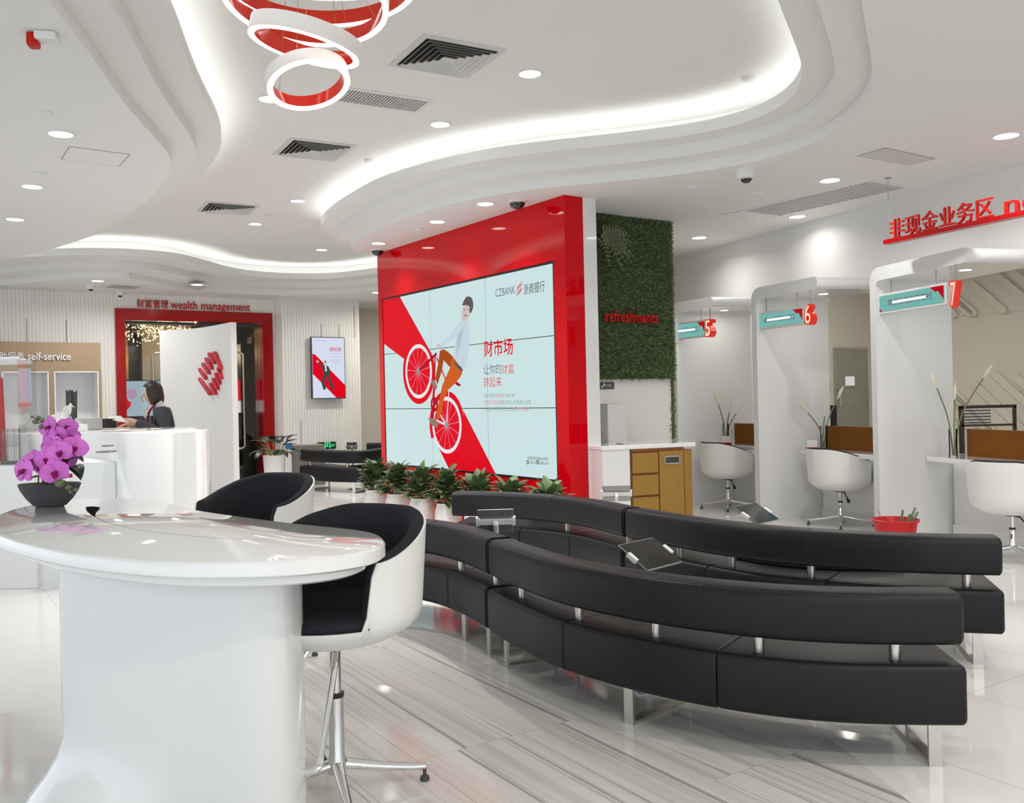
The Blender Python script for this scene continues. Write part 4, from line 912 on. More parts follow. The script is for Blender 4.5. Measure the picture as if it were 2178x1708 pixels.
# red bucket with plant stubs
bk = at_z(1904, 1104, .27); bk.z = 0
rt = thing('bucket', 'red plastic bucket with cut green stems, behind the second sofa near booth 7', 'bucket', bk)
mb = MB(); mb.lathe([(.13, 0), (.145, .02), (.182, .25), (.197, .252), (.20, .27), (.188, .272), (.178, .25), (.14, .03), (.02, .025)], bk, 36); child(mb, 'tub', mat('red_plastic', (.62, .006, .008), .35, noise=.05), rt)
mb = MB(); mb.lathe([(.17, .20), (.02, .22)], bk, 24); child(mb, 'soil', mat('soil', (.04, .03, .02), .9, noise=.5), rt)
mb = MP()
for x0, x1, h in ((.045, .06, .35), (.10, .17, .37), (.085, .12, .31), (.12, .19, .33)): mb.nxt().tube([bk+Vector((x0, 0, .2)), bk+Vector((x1, -.02, h))], [.014, .010], 8)
mb.nxt().tube([bk+Vector((-.09, 0, .2)), bk+Vector((-.16, -.02, .36))], .003, 5)
child(mb, 'cut_stem', mat('pale_stem', (.22, .27, .15), .6, noise=.2), rt)

# ================================================================== POTTED PLANTS
def potted(name, label, loc, pot_prof, pz, nleaf, spread, hgt, lw, ml, group, seed, arch=False):
    rnd = random.Random(seed); rt = thing(name, label, 'potted plant', loc, group); loc = Vector(loc)
    mb = MB(); mb.lathe(pot_prof, loc, 36); child(mb, 'pot', M_pot, rt)
    mb = MB()
    for k in range(nleaf):
        a = rnd.uniform(0, 2*pi); e = Vector((cos(a), sin(a), 0)); u_ = (k+.5)/nleaf
        if arch:
            tip = loc+e*spread*rnd.uniform(.5, 1.)+Z_*(pz+hgt*rnd.uniform(-.15, 1.)); b0 = loc+e*.03+Z_*pz
            mid = b0.lerp(tip, .45)+Z_*hgt*.28; mb.tube([b0, mid], .004, 5, 1); leaf(mb, mid, tip, lw*rnd.uniform(.8, 1.2), .12, 0, 6)
        else:
            h = pz+.02+hgt*u_*rnd.uniform(.8, 1.); r0 = spread*.45*(1-.5*u_)*rnd.uniform(.3, 1.); c = loc+e*r0+Z_*h
            el = rnd.uniform(-.45, .35)+.75*u_; d = e*cos(el)+Z_*sin(el)+Vector((rnd.uniform(-.4, .4), rnd.uniform(-.4, .4), 0)); L = spread*rnd.uniform(.5, .75)
            leaf(mb, c, c+d.normalized()*L, lw*rnd.uniform(.8, 1.25), .1, 0, 6)
    if not arch:
        for k in range(5): mb.tube([loc+Vector((rnd.uniform(-.06, .06), rnd.uniform(-.06, .06), pz-.05)), loc+Vector((rnd.uniform(-.1, .1), rnd.uniform(-.1, .1), pz+hgt*.8))], .005, 5, 1)
    child(mb, 'foliage', [ml, M_stem], rt, smooth=60, fix=False); return rt
pp = [(.085, 0), (.11, .01), (.132, .10), (.14, .19), (.134, .28), (.118, .335), (.122, .35), (.112, .35), (.108, .32), (.02, .31)]
q0 = at_z(799, 1041, .35); q1 = at_z(953, 1069, .35); names = ['leftmost', 'second from left', 'third from left', 'fourth from left', 'fifth from left', 'sixth from left', 'rightmost']
for k in range(7):
    q = q0.lerp(q1, k/3.); q.z = 0
    potted('potted_plant', names[k]+' bushy green plant in a white pot before the red wall', q, pp, .33, 120, .26, .27 if k < 4 else .25, .085, M_leaf, 'plants in front of the red wall', 20+k)
tq = at_z(583, 968, .62); tq.z = 0
potted('peace_lily', 'dark leafy plant in a tall white pot right of the red door frame', tq, [(.12, 0), (.13, .02), (.165, .6), (.17, .62), (.155, .62), (.14, .56), (.02, .55)], .58, 34, .42, .36, .13, M_leafdk, None, 77, True)
mb = MB(); mb.box(at_y(613, 949, tq.y-.12), (.09, .01, .09), (1, .6)); tag(mb.build('hanging_tag', mat('blue_card', (.02, .18, .42), .5, noise=.05), smooth=0), 'small blue tag hanging in the dark leafy plant by the red door', 'tag')
# ================================================================== RECEPTION COUNTER AND CLERK
HC = 1.2
k0 = at_z(243, 920, HC); k1 = at_z(378, 919, HC)
cp = [(k0.x-.02, k0.y+.12), (k0.x+.02, k0.y-.03), (k0.x+.18, k0.y-.10), (k0.x+.36, k0.y-.06), (k1.x-.03, k1.y+.14), (k1.x+.06, k1.y+.42), (k1.x-.05, k1.y+.9), (k1.x-.35, k1.y+1.35), (k0.x-.2, k0.y+1.75), (k0.x-.9, k0.y+1.85), (k0.x-1.1, k0.y+1.5), (k0.x-1.05, k0.y+.55), (k0.x-.6, k0.y+.24)]
CPs = resample(catmull([Vector((x, y, 0)) for x, y in cp], 8, True), 140, True)
for _ in range(30): CPs = [(CPs[i-1]+CPs[i]*2+CPs[(i+1) % 140])/4 for i in range(140)]
rt = thing('reception_counter', 'tall white curved reception counter with the clerk behind it', 'counter', (k0.x, k0.y+.8, 0))
if sum(CPs[i-1].x*CPs[i].y-CPs[i].x*CPs[i-1].y for i in range(140)) < 0: CPs.reverse()
mb = MB(); rings = [up(inset(CPs, .03), 0), up(inset(CPs, .03), .08), up(CPs, .08), up(CPs, HC-.01), up(inset(CPs, .008), HC)]; mb.grid(rings, closed=True); mb.flat(rings[-1]); child(mb, 'counter_body', M_white, rt, smooth=50)
RL = PL((k0.x-.50, k0.y+.12), (1, -.10))
mb = MB(); mb.slab([RL.pt(-.2, 0, .02), RL.pt(-.2, 0, -.4), RL.pt(.48, 0, -.4), RL.pt(.48, 0, .02)], (0, 0, .965)); mb.slab([RL.pt(-.1, .965, .02), RL.pt(.48, .965, .02), RL.pt(.48, 1.09, -.28), RL.pt(-.1, .965, -.28)], (0, 0, .004)); child(mb, 'form_shelf', M_white, rt, smooth=0)
mb = MB()
for x, y, w_ in ((216, 961, .045), (226, 961, .045), (236, 960, .04), (229, 948, .05)):
    c = at_y(x, y, k0.y-.03); mb = MB(); mb.box((c.x, c.y, c.z), (w_, .09, .012), (1, -.1)); tag(mb.build('leaflet_stack', mat('leaflet_grey', (.22, .22, .24), .5, noise=.3, nscale=90), smooth=0, bevel=.004), 'stack of grey leaflets on the sloping shelf of the reception counter', 'leaflets', 'leaflets on the reception counter')

# white display plinth on the left with clear brochure stand
pc = at_z(78, 1252, 0)
mb = MB(); mb.box((pc.x-.9, pc.y+.35, .48), (1.8, .7, .96), (1, .0)); tag(mb.build('display_plinth', M_white, smooth=0, bevel=.006), 'low white block at the left edge under the clear acrylic stand', 'plinth')
a0 = at_y(68, 980, pc.y+.3); a1 = at_y(-60, 762, pc.y+.3); az0, az1 = .962, at_y(40, 762, pc.y+.3).z
rt = thing('acrylic_stand', 'clear acrylic brochure stand with a red strip on the white plinth at the left edge', 'brochure stand', ((a0.x+a1.x)/2, pc.y+.3, az0))
mb = MB(); xs = a0.x; Yf = pc.y+.12
for x0, x1, y0, y1, z0, z1 in ((a1.x, xs, Yf, Yf+.008, az0, az1-.02), (a1.x, xs, Yf+.28, Yf+.288, az0, az1), (xs-.008, xs, Yf, Yf+.288, az0, az1-.02), (a1.x, xs, Yf, Yf+.288, az0, az0+.01)): mb.box(((x0+x1)/2, (y0+y1)/2, (z0+z1)/2), (x1-x0, y1-y0, z1-z0))
for k in range(4): x = xs-.05-.05*k; mb.box((x, Yf+.1, az0+.14), (.006, .18, .28))
child(mb, 'clear_panel', M_acryl, rt, smooth=0)
mb = MB()
for k in range(3): mb.tube([(a1.x, Yf+.05+.09*k, az1-.01-.012*k), (xs-.01, Yf+.05+.09*k, az1-.01-.012*k)], .016, 10)
child(mb, 'top_roll', mat('frosted_acrylic', (.85, .86, .85), .15, coat=.5, noise=.02), rt)
mb = MB(); b = at_y(8, 900, Yf+.12); mb.slab([(b.x-.04, Yf+.1, az0+.02), (b.x+.02, Yf+.1, az0+.02), (b.x-.0, Yf+.1, at_y(0, 802, Yf).z), (b.x-.06, Yf+.1, at_y(0, 802, Yf).z)], (0, .02, 0)); child(mb, 'red_strip', M_redflat, rt, smooth=0)
p = at_y(53, 820, Yf+.2); mb = MB(); mb.box((p.x, Yf+.2, p.z), (.10, .004, .28)); mb.box((p.x, Yf+.197, p.z-.155), (.11, .004, .03), mi=1); child(mb, 'paper_list', [mat('pale_blue_paper', (.66, .69, .80), .6, noise=.04, nscale=70), mat('pale_red_paper', (.75, .35, .33), .6, noise=.04)], rt, smooth=0)
# white flower arrangement with reeds, on the counter
fb_ = at_z(140, 915, HC); fy = 7.6; fb_ = Vector((at_y(143, 905, fy).x, fy, HC)); rt = thing('white_flower_arrangement', 'white silk flowers with dark upright reeds on the reception counter', 'flower arrangement', fb_)
mb = MB(); mb.lathe([(.05, 0), (.06, .01), (.065, .05), (.055, .055)], fb_, 20, sx=1.3); child(mb, 'dark_tray', mat('dark_glass_pot', (.05, .05, .05), .2, noise=.1), rt)
mb = MB(); rnd = random.Random(4)
for x, y, r in ((112, 895, .05), (122, 888, .055), (133, 893, .05), (140, 882, .05), (143, 873, .045), (146, 893, .045), (150, 866, .035), (153, 897, .045), (163, 899, .04), (168, 905, .035), (128, 899, .04), (158, 906, .04), (116, 903, .035), (145, 905, .045), (132, 906, .04)):
    c = at_y(x, y, fy); n_ = Vector((rnd.uniform(-.5, .5), -1, rnd.uniform(-.2, .6))).normalized(); x_ = n_.cross(Z_).normalized(); y_ = x_.cross(n_)
    for k in range(5):
        a = 2*pi*k/5+rnd.random(); e = x_*cos(a)+y_*sin(a); petal(mb, c, e, n_.cross(e), n_, r, r*.8, .15)
child(mb, 'white_bloom', mat('white_silk', (.80, .80, .75), .6, noise=.08), rt, smooth=60, fix=False)
mb = MP()
for k in range(8): x = 141+k*3.1; mb.nxt().tube([at_y(x+rnd.uniform(-1, 1)+6*(1 if k < 4 else -.2)*.4, 905, fy+.02), at_y(x, 829+rnd.uniform(0, 5), fy+.02)], .0055, 6)
child(mb, 'reed', mat('dark_reed', (.045, .045, .04), .6, noise=.2), rt)
mb = MB(); mb.tube([at_y(157, 905, fy+.01), at_y(156, 866, fy+.01)], [.02, .016], 10); child(mb, 'dark_bottle', M_dark, rt)
def small(name, label, cat, px0, px1, py0, py1, Y, m_, dy=.06):
    a = at_y(px0, py1, Y); b = at_y(px1, py0, Y); z0 = HC+.001; mb = MB(); mb.box(((a.x+b.x)/2, Y, (z0+b.z)/2), (b.x-a.x, dy, max(.008, b.z-z0))); return tag(mb.build(name, m_, smooth=0, bevel=.003), label, cat)
small('name_card', 'small white desk card with a red base on the reception counter beside the white flowers', 'desk card', 167, 184, 902, 918, 7.45, M_paper, .04)
small('counting_machine', 'pale grey counting machine on the reception counter left of the papers', 'machine', 176, 204, 889, 916, 8.0, mat('machine_grey', (.55, .55, .52), .4, noise=.05), .25)
small('card_terminal', 'black payment terminal on the reception counter behind the papers', 'payment terminal', 219, 243, 890, 910, 8.35, M_black, .1)
small('white_box', 'small white box on the counter edge in front of the clerk', 'box', 328, 342, 912, 918, 7.9, M_paper, .06)
# ---- clerk
PX, PY = at_y(346, 900, 8.75).x, 8.75
fw = Vector((-.93, -.36, 0)).normalized(); rs = Vector((fw.y, -fw.x, 0))           # rs: the clerk's right... towards the far side
def J(f, s, z): return Vector((PX, PY, 0))+fw*f+rs*s+Z_*z
def skin(name, V, Eg, Rr, m_, parent, sub=2):
    me = bpy.data.meshes.new(name); me.from_pydata([tuple(v) for v in V], Eg, []); me.materials.append(m_)
    o = bpy.data.objects.new(name, me); COL.objects.link(o)
    sk = o.modifiers.new('skin', 'SKIN'); sk.use_smooth_shade = True
    for i, r in enumerate(Rr):
        d = me.skin_vertices[0].data[i]; d.radius = r if isinstance(r, tuple) else (r, r); d.use_root = (i == 0)
    ss = o.modifiers.new('subsurf', 'SUBSURF'); ss.levels = ss.render_levels = sub
    if parent: attach(o, parent)
    return o
V, Eg, Rr = [], [], []
def jv(p, r, par=None):
    V.append(p); Rr.append(r); i = len(V)-1
    if par is not None: Eg.append((par, i))
    return i
pel = jv(J(-.02, 0, .93), (.15, .12)); sp_ = jv(J(-.02, 0, 1.08), (.105, .085), pel); chs = jv(J(-.005, 0, 1.24), (.115, .085), sp_); nb = jv(J(.035, 0, 1.385), .06, chs); nk = jv(J(.07, 0, 1.43), .048, nb)
hd = jv(J(.105, 0, 1.49), (.066, .07), nk); ht = jv(J(.10, 0, 1.56), (.072, .078), hd); 
for s in (-1, 1):
    sh = jv(J(.005, .155*s, 1.335), .046, chs); el = jv(J(-.015, .212*s, 1.13), .034, sh); wr = jv(J(.245 if s == 1 else .26, .13*s, 1.225 if s == 1 else 1.26), .026, el); pm = jv(J(.305 if s == 1 else .32, .11*s, 1.225 if s == 1 else 1.275), (.030, .018), wr)
    for q, (dx, L) in enumerate(((-.028, .055), (-.010, .068), (.010, .064), (.026, .05))):
        b = V[pm]; m1 = jv(b+fw*(L*.75)+rs*dx*.9+Z_*(-.004), .0085, pm); jv(b+fw*(L*1.3)+rs*dx+Z_*(-.022), .0075, m1)
    jv(V[pm]+fw*.03-rs*.04*s+Z_*(.004), .009, pm)
    hp = jv(J(-.02, .085*s, .88), .095, pel); kn = jv(J(.0, .09*s, .50), .06, hp); an = jv(J(-.02, .09*s, .09), .038, kn); jv(J(.12, .10*s, .03), .03, an)
person = skin('person', V, Eg, Rr, M_skin, None); tag(person, 'clerk in a charcoal jacket with burgundy trim, head bowed over papers at the reception counter', 'person')
M_jk = mat('charcoal_jacket', (.045, .047, .058), .8, noise=.2, nscale=80)
V, Eg, Rr = [], [], []
pel = jv(J(-.02, 0, .90), (.165, .13)); sp_ = jv(J(-.025, 0, 1.06), (.135, .112), pel); chs = jv(J(-.005, 0, 1.24), (.155, .122), sp_); nb = jv(J(.015, 0, 1.355), (.095, .075), chs)
for s in (-1, 1):
    sh = jv(J(.0, .16*s, 1.335), .078, chs); el = jv(J(-.015, .215*s, 1.13), .066, sh); mid = jv(J(.12, .175*s, 1.175 if s == 1 else 1.19), .052, el); jv(J(.225 if s == 1 else .24, .138*s, 1.218 if s == 1 else 1.25), .040, mid)
skin('jacket', V, Eg, Rr, M_jk, person)
V, Eg, Rr = [], [], []
pel = jv(J(-.02, 0, .92), (.155, .125))
for s in (-1, 1): hp = jv(J(-.02, .09*s, .84), .105, pel); kn = jv(J(.0, .095*s, .50), .075, hp); jv(J(-.02, .095*s, .10), .062, kn)
skin('trousers', V, Eg, Rr, mat('dark_trousers', (.025, .026, .032), .8, noise=.2), person)
M_hair = mat('dark_brown_hair', (.028, .012, .008), .42, noise=.4, nscale=60)
HX = J(.095, 0, 1.535)
mb = MB(); rows = []
NH = 40
for j in range(15):
    t = j/14; row = []
    for i in range(NH):
        a = 2*pi*i/NH; face = max(0., cos(a))                       # a = 0 looks forward
        lim = 1. if cos(a) < .25 else max(.38, 1-(cos(a)-.25)*1.3)
        ph = t*lim
        if ph < .55: el = pi/2*(1-ph/.55); r = cos(el); z = sin(el)*.105
        else: q = (ph-.55)/.45; r = 1.+.10*sin(q*2.6)-.12*q*q; z = -.125*q
        wob = 1+.03*sin(11*a)*t
        row.append(HX+fw*(cos(a)*r*.095*wob-.012)+rs*(sin(a)*r*.09*wob)+Z_*z)
    rows.append(row)
mb.grid(rows, closed=True); hr = child(mb, 'hair', M_hair, person, smooth=60, fix=False); sd = hr.modifiers.new('solidify', 'SOLIDIFY'); sd.thickness = .018
mb = MP()
for s in (-1, 1): mb.nxt().ball(HX+fw*.068+rs*.03*s+Z_*(-.035), (.006, .006, .0035), 0, 8, 6)
child(mb, 'eye', M_black, person)
mb = MB(); mb.tube([HX+fw*.075+Z_*(-.03), HX+fw*.092+Z_*(-.062), HX+fw*.076+Z_*(-.07)], [.005, .0085, .005], 8); child(mb, 'nose', M_skin, person)
mb = MB(); mb.tube([HX+fw*.070+rs*.02+Z_*(-.088), HX+fw*.078+Z_*(-.088), HX+fw*.070-rs*.02+Z_*(-.088)], [.003, .006, .003], 8); child(mb, 'mouth', mat('lips', (.42, .10, .09), .4, noise=.05), person)
mb = MB(); rows = []
for q, (r, z) in enumerate(((.056, 1.435), (.064, 1.41), (.072, 1.385))): rows.append([J(.045-.012*q+cos(a)*r, sin(a)*r*1.1, z-.035*max(0, cos(a))) for a in [2*pi*i/24 for i in range(24)]])
mb.grid(rows, closed=True)
for s in (-1, 1): mb.tube(catmull([J(.0, .068*s, 1.435), J(.075, .066*s, 1.40), J(.13, .035*s, 1.345), J(.148, .008*s, 1.29)], 6), [.012]*12+[.014]*7, 8)
child(mb, 'white_collar', M_paper, person, smooth=60)
mb = MB(); mb.tube([J(.115, 0, 1.375), J(.135, 0, 1.33), J(.14, .0, 1.28)], [.018, .026, .012], 8); child(mb, 'orange_scarf', mat('orange_scarf', (.60, .10, .03), .6, noise=.2), person)
M_bg = mat('burgundy_trim', (.20, .010, .055), .7, noise=.1); mb = MP()
for s in (-1, 1):
    mb.nxt().tube(catmull([J(.06, .075*s, 1.415), J(.115, .08*s, 1.35), J(.135, .055*s, 1.26), J(.135, .012*s, 1.16)], 6), .011, 6); mb.l[-1].tube([J(.135, .02*s, 1.16), J(.13, .02*s, .98)], .008, 6)
child(mb, 'burgundy_piping', M_bg, person)
mb = MB(); mb.ball(J(.135, -.075, 1.315), .012, 0, 8, 6); child(mb, 'lapel_badge', mat('gold_badge', (.6, .45, .2), .3, metal=1., noise=.05), person)
mb = MB(); q = [at_y(276, 900, 8.55), at_y(255, 885, 8.5), at_y(229, 888, 8.35), at_y(236, 893, 8.3), at_y(262, 898, 8.4)]
mb.slab(q, (0, .004, .004)); tag(mb.build('paper_sheet', M_paper, smooth=0, fix=True), 'white sheet of paper held up in the hand of the clerk', 'paper')
mb = MB(); c = at_z(262, 909, HC+.003); mb.box((c.x, 8.25, HC+.003), (.3, .21, .004), (1, .2)); tag(mb.build('paper_stack', M_paper, smooth=0), 'papers lying flat on the counter under the hands of the clerk', 'paper')
# leaflet frame at counter end
c = at_y(381, 962, 10.15); mb = MB(); mb.box(c, (.03, .03, .24)); mb.box(c+Vector((.0, -.017, .05)), (.018, .006, .08), mi=1); mb.box(c+Vector((0, -.017, -.06)), (.018, .006, .08), mi=1)
tag(mb.build('brochure_holder', [M_paper, M_redflat], smooth=0), 'narrow red and white brochure leaning on the stool beside the reception counter', 'brochure')

# ================================================================== LOGO SCREEN WALL
arc = resample(catmull([Vector(at_y(341, 800, 13.9)[:2]+(0,)) if False else Vector((at_y(341, 800, 13.9).x, 13.9, 0)), Vector((at_y(400, 800, 13.72).x, 13.72, 0)), Vector((at_y(445, 800, 13.36).x, 13.36, 0)), Vector((at_y(493, 800, 12.72).x, 12.72, 0))], 10), 40)
nr = []
for i in range(40): t = (arc[min(i+1, 39)]-arc[max(i-1, 0)]).normalized(); nr.append(Vector((-t.y, t.x, 0)))
mb = MB(); back = [p+n*.08 for p, n in zip(arc, nr)]; mb.slab([Vector((p.x, p.y, 0)) for p in arc+back[::-1]], (0, 0, 2.535)); tag(mb.build('screen_wall', M_wall, smooth=35), 'free standing curved white panel carrying the red bar logo, before the red door frame', 'panel')
LG = PL((at_y(430, 800, 13.50).x, 13.50), (arc[38].x-at_y(430, 800, 13.5).x, arc[38].y-13.5))
rt = thing('logo_sign', 'red raised emblem of ten slanted bars on the curved white panel', 'sign', LG.pt(.3, 1.5, 0)); zf = lambda x, y: (230+x*.1699, 640+y*.1699)
for (a, b) in (((1155, 860), (1225, 965)), ((1195, 795), (1262, 900)), ((1235, 730), (1298, 840)), ((1273, 665), (1332, 772)), ((1340, 655), (1420, 840)), ((1155, 980), (1280, 1162)), ((1290, 1045), (1345, 1158)), ((1325, 985), (1375, 1095)), ((1357, 920), (1400, 1030)), ((1388, 852), (1425, 962))):
    pa = LG.loc(*zf(*a)); pb = LG.loc(*zf(*b)); mb = MB()
    stripe(mb, LG.shift(-.015), pa, pb, .026, .045); mb.tube([LG.pt((pa[0]+pb[0])/2, (pa[1]+pb[1])/2, -.01), LG.pt((pa[0]+pb[0])/2, (pa[1]+pb[1])/2, -.12)], .008, 6); child(mb, 'logo_bar', mat('logo_red', (.60, .018, .04), .35, noise=.02), rt, smooth=35, bevel=.004)

# ================================================================== WEALTH ROOM DOOR
rt = thing('red_door_frame', 'wide glossy red door frame in the ribbed back wall', 'door frame', BW.pt((d_l+d_r)/2, 0, 0))
FWD = BW; il, it = BW.loc(264, 680); ir, _ = BW.loc(556, 684)
mb = MB()
for a, b, z0, z1 in ((d_l, il, 0, d_t), (ir, d_r, 0, d_t), (il, ir, it, d_t)): mb.rect(BW, a, b, z0, z1, -.45, .05)
child(mb, 'frame', mat('deep_red_lacquer', (.34, .002, .004), .12, spec=.35, noise=.03), rt, smooth=0, bevel=.004)
# the room behind
DB = BW.shift(-.45); rw0, rw1 = il-1.6, ir+1.2
M_bz = mat('bronze_wall', (.055, .045, .03), .45, noise=.35, nscale=2.5); M_gold = mat('gold_trim', (.42, .27, .09), .3, metal=.8, noise=.1)
mb = MB(); mb.rect(DB, rw0, rw1, 0, 3.1, -4.1, -4.0, 0); mb.rect(DB, rw0-.1, rw0, 0, 3.1, -4.1, -.02, 0); mb.rect(DB, rw1, rw1+.1, 0, 3.1, -4.1, -.02, 0); mb.rect(DB, rw0, rw1, 3.08, 3.16, -4.1, -.02, 1)
for a in (il+.35, il+.75, il+2.1): mb.rect(DB, a, a+.1, 0, 3.08, -4.0, -3.94, 2)
for z in (1.75, 2.4): mb.rect(DB, rw0, rw1, z, z+.012, -4.0, -3.98, 2)
mb.rect(DB, il+1.0, il+2.0, 1.9, 3.08, -3.4, -3.3, 3)
struct(mb.build('wall_room', [M_bz, mat('dark_room_ceiling', (.06, .055, .05), .6, noise=.1), M_gold, M_warm], smooth=0), 'dark bronze walls of the room behind the glass door', 'wall')
mb = MB(); mb.rect(DB, rw0, rw1, .0, .004, -4.0, -.0); struct(mb.build('floor_room', mat('dark_stone', (.08, .07, .055), .15, noise=.2), smooth=0), 'dark polished floor of the room behind the glass door', 'floor')
M_spark = glow('warm_spark', (1., .80, .48), 2.2)
for (x, y, rr, n_, o_, lab) in ((297, 695, .42, 110, 1.6, 'sparkling warm bead chandelier at the left behind the red door frame'), (352, 690, .40, 110, 1.9, 'sparkling warm bead chandelier behind the top of the logo panel'), (400, 680, .34, 60, 2.6, 'small sparkling bead chandelier at the top of the red door frame')):
    pb = DB.shift(-o_); a, z = pb.loc(x, y); c = pb.pt(a, max(2.3, min(z+.05, 2.95))); rnd = random.Random(x); rc = thing('bead_chandelier', lab, 'chandelier', c)
    mb = MB(); mt = MB()
    for k in range(n_):
        ph = rnd.uniform(0, 2*pi); r = rr*sqrt(rnd.random()); q = c+Vector((r*cos(ph), r*sin(ph), -.42*sqrt(max(0, 1-(r/rr)**2))*rnd.random()))
        if q.z > 3.0: q.z = 3.0
        mb.ball(q, rnd.uniform(.010, .019), 0, 6, 4); mt.tube([q, Vector((q.x, q.y, 3.07))], .0012, 3)
    o = child(mb, 'glowing_bead', M_spark, rc, fix=False); o['kind'] = 'stuff'; child(mt, 'bead_wire', M_gold, rc, smooth=0, fix=False)
    ld = bpy.data.lights.new('bead_lamp', 'POINT'); ld.energy = 9.; ld.color = (1, .8, .5); ld.shadow_soft_size = .2; lo = bpy.data.objects.new('lamp', ld); COL.objects.link(lo); lo.location = c+Vector((0, 0, -.5)); attach(lo, rc)
# emissive pale blue panel with flat red and mauve shapes
RS = DB.shift(-1.2); a, zt = RS.loc(256, 811); b, _ = RS.loc(340, 811); _, zb = RS.loc(262, 886)
rt = thing('room_panel', 'pale blue glowing panel with a red splash seen through the glass left of the clerk', 'screen', RS.pt((a+b)/2, zb, 0))
mb = MB(); mb.rect(RS, a-.02, b+.02, zb-.02, zt+.02, -.06, 0); child(mb, 'panel_housing', M_black, rt, smooth=0)
mb = MB(); mb.rect(RS, a, b, zb, zt, 0, .01); child(mb, 'panel_face', glow('panel_pale_blue', srgb(176, 200, 216), .9), rt, smooth=0)
mb = MB(); sc_ = lambda x, y: (lambda q: RS.pt(q[0], q[1], .014))(RS.loc(x, y))
mb.flat([sc_(263, 836), sc_(268, 842), (sc_(272, 852)), sc_(279, 856), sc_(277, 864), sc_(272, 870), sc_(264, 875), sc_(260, 860)], 0); 
mb.flat([sc_(268, 834), sc_(274, 828), sc_(283, 827), sc_(290, 831), sc_(289, 842), sc_(284, 851), sc_(275, 848), sc_(270, 842)], 1)
child(mb, 'red_splash', [c_sred, glow('panel_mauve', srgb(196, 160, 196), .9)], rt, smooth=0, fix=False)
mb = MB(); mb.rect(RS, a-.3, b+.2, 0, zb-.06, -.5, 0); tag(mb.build('dark_credenza', mat('dark_walnut', (.03, .022, .018), .3, noise=.3), smooth=0, bevel=.004), 'dark cabinet under the pale blue panel behind the glass', 'cabinet')
RS2 = DB.shift(-1.0); a, zt = RS2.loc(493, 808); b, _ = RS2.loc(511, 808); _, zb = RS2.loc(493, 878); _, zm = RS2.loc(493, 853)
rt = thing('red_poster_stand', 'red and white poster seen through the glass beside the right door handle', 'poster', RS2.pt((a+b)/2, 0, 0))
mb = MB(); mb.rect(RS2, a-.5, b, zm, zt, 0, .02, 0); mb.rect(RS2, a-.5, b, zb, zm, 0, .02, 1); mb.rect(RS2, a-.5, b, 0, zb, 0, .02, 2); child(mb, 'poster_panel', [c_sred, c_swh, M_black], rt, smooth=0)
RD = DB.shift(-.9); a, _ = RD.loc(513, 800); b, _ = RD.loc(540, 800)
mb = MB(); mb.rect(RD, a, a+.25, 0, 2.55, -.3, 0, 0); mb.rect(RD, a+.25, b+.05, 0, 2.7, -.4, -.1, 1); mb.rect(RD, b+.05, b+.6, 0, 2.75, -.3, -.05, 2); struct(mb.build('wall_room_2', [M_black, mat('dark_olive_wall', (.075, .07, .055), .5, noise=.1), mat('red_reflection', (.10, .004, .006), .3, noise=.2)], smooth=0), 'dark partition and a red reflection built as a slab, behind the glass door', 'wall')  # the dark red slab stands in for a reflection in the glass
# glass leaves with D handles
mid, _ = BW.loc(503, 800); gp = BW.shift(-.12)
for a, b, hx, lab in ((il+.02, BW.loc(420, 800)[0], 333, 'left'), (BW.loc(424, 800)[0], ir-.02, 505, 'right')):
    rt = thing('glass_door', 'frameless glass door leaf in the %s half of the red frame' % lab, 'glass door', gp.pt((a+b)/2, 0, 0))
    mb = MB(); mb.rect(gp, a, b, .02, it-.02, -.012, 0); child(mb, 'glass_leaf', glass('door_glass', (.9, .9, .88), 1.), rt, smooth=0)
    s_, z1 = gp.loc(hx, 751); _, z0 = gp.loc(hx, 953)
    mb = MB()
    for q in (-.075, .075): mb.tube(round_path([gp.pt(s_+q, z1-.06, .07), gp.pt(s_+q, z0+.06, .07)]) if False else [gp.pt(s_+q, z1-.05, .07), gp.pt(s_+q, z0+.05, .07)], .017, 10)
    for z, sg in ((z1-.05, 1), (z0+.05, -1)): mb.tube([gp.pt(s_+.075*cos(t), z+sg*.055*sin(t), .07) for t in [pi*k/10 for k in range(11)]], .017, 10)
    for z in (z1-.2, z0+.2):
        for q in (-.075, .075): mb.tube([gp.pt(s_+q, z, .07), gp.pt(s_+q, z, -.0)], .01, 8)
    child(mb, 'door_handle', M_steel, rt)
    mb = MB(); mb.rect(gp, a, b, it-.06, it-.005, -.02, .01); child(mb, 'top_rail', M_dark, rt, smooth=0)
SG = BW.shift(.015); a, zt = SG.loc(290, 636); b, _ = SG.loc(357, 640); _, zb = SG.loc(290, 654)
rt = thing('wealth_sign', 'red letters reading wealth management above the red door frame', 'sign', SG.pt(a, zb, 0))
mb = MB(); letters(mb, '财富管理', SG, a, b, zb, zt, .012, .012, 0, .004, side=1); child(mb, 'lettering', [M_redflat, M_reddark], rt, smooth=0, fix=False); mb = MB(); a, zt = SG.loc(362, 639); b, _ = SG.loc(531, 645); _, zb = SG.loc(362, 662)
letters(mb, 'wealth management', SG, a, b, zb, zt, .012, .012, 0, .004, side=1); child(mb, 'lettering', [M_redflat, M_reddark], rt, smooth=0, fix=False)
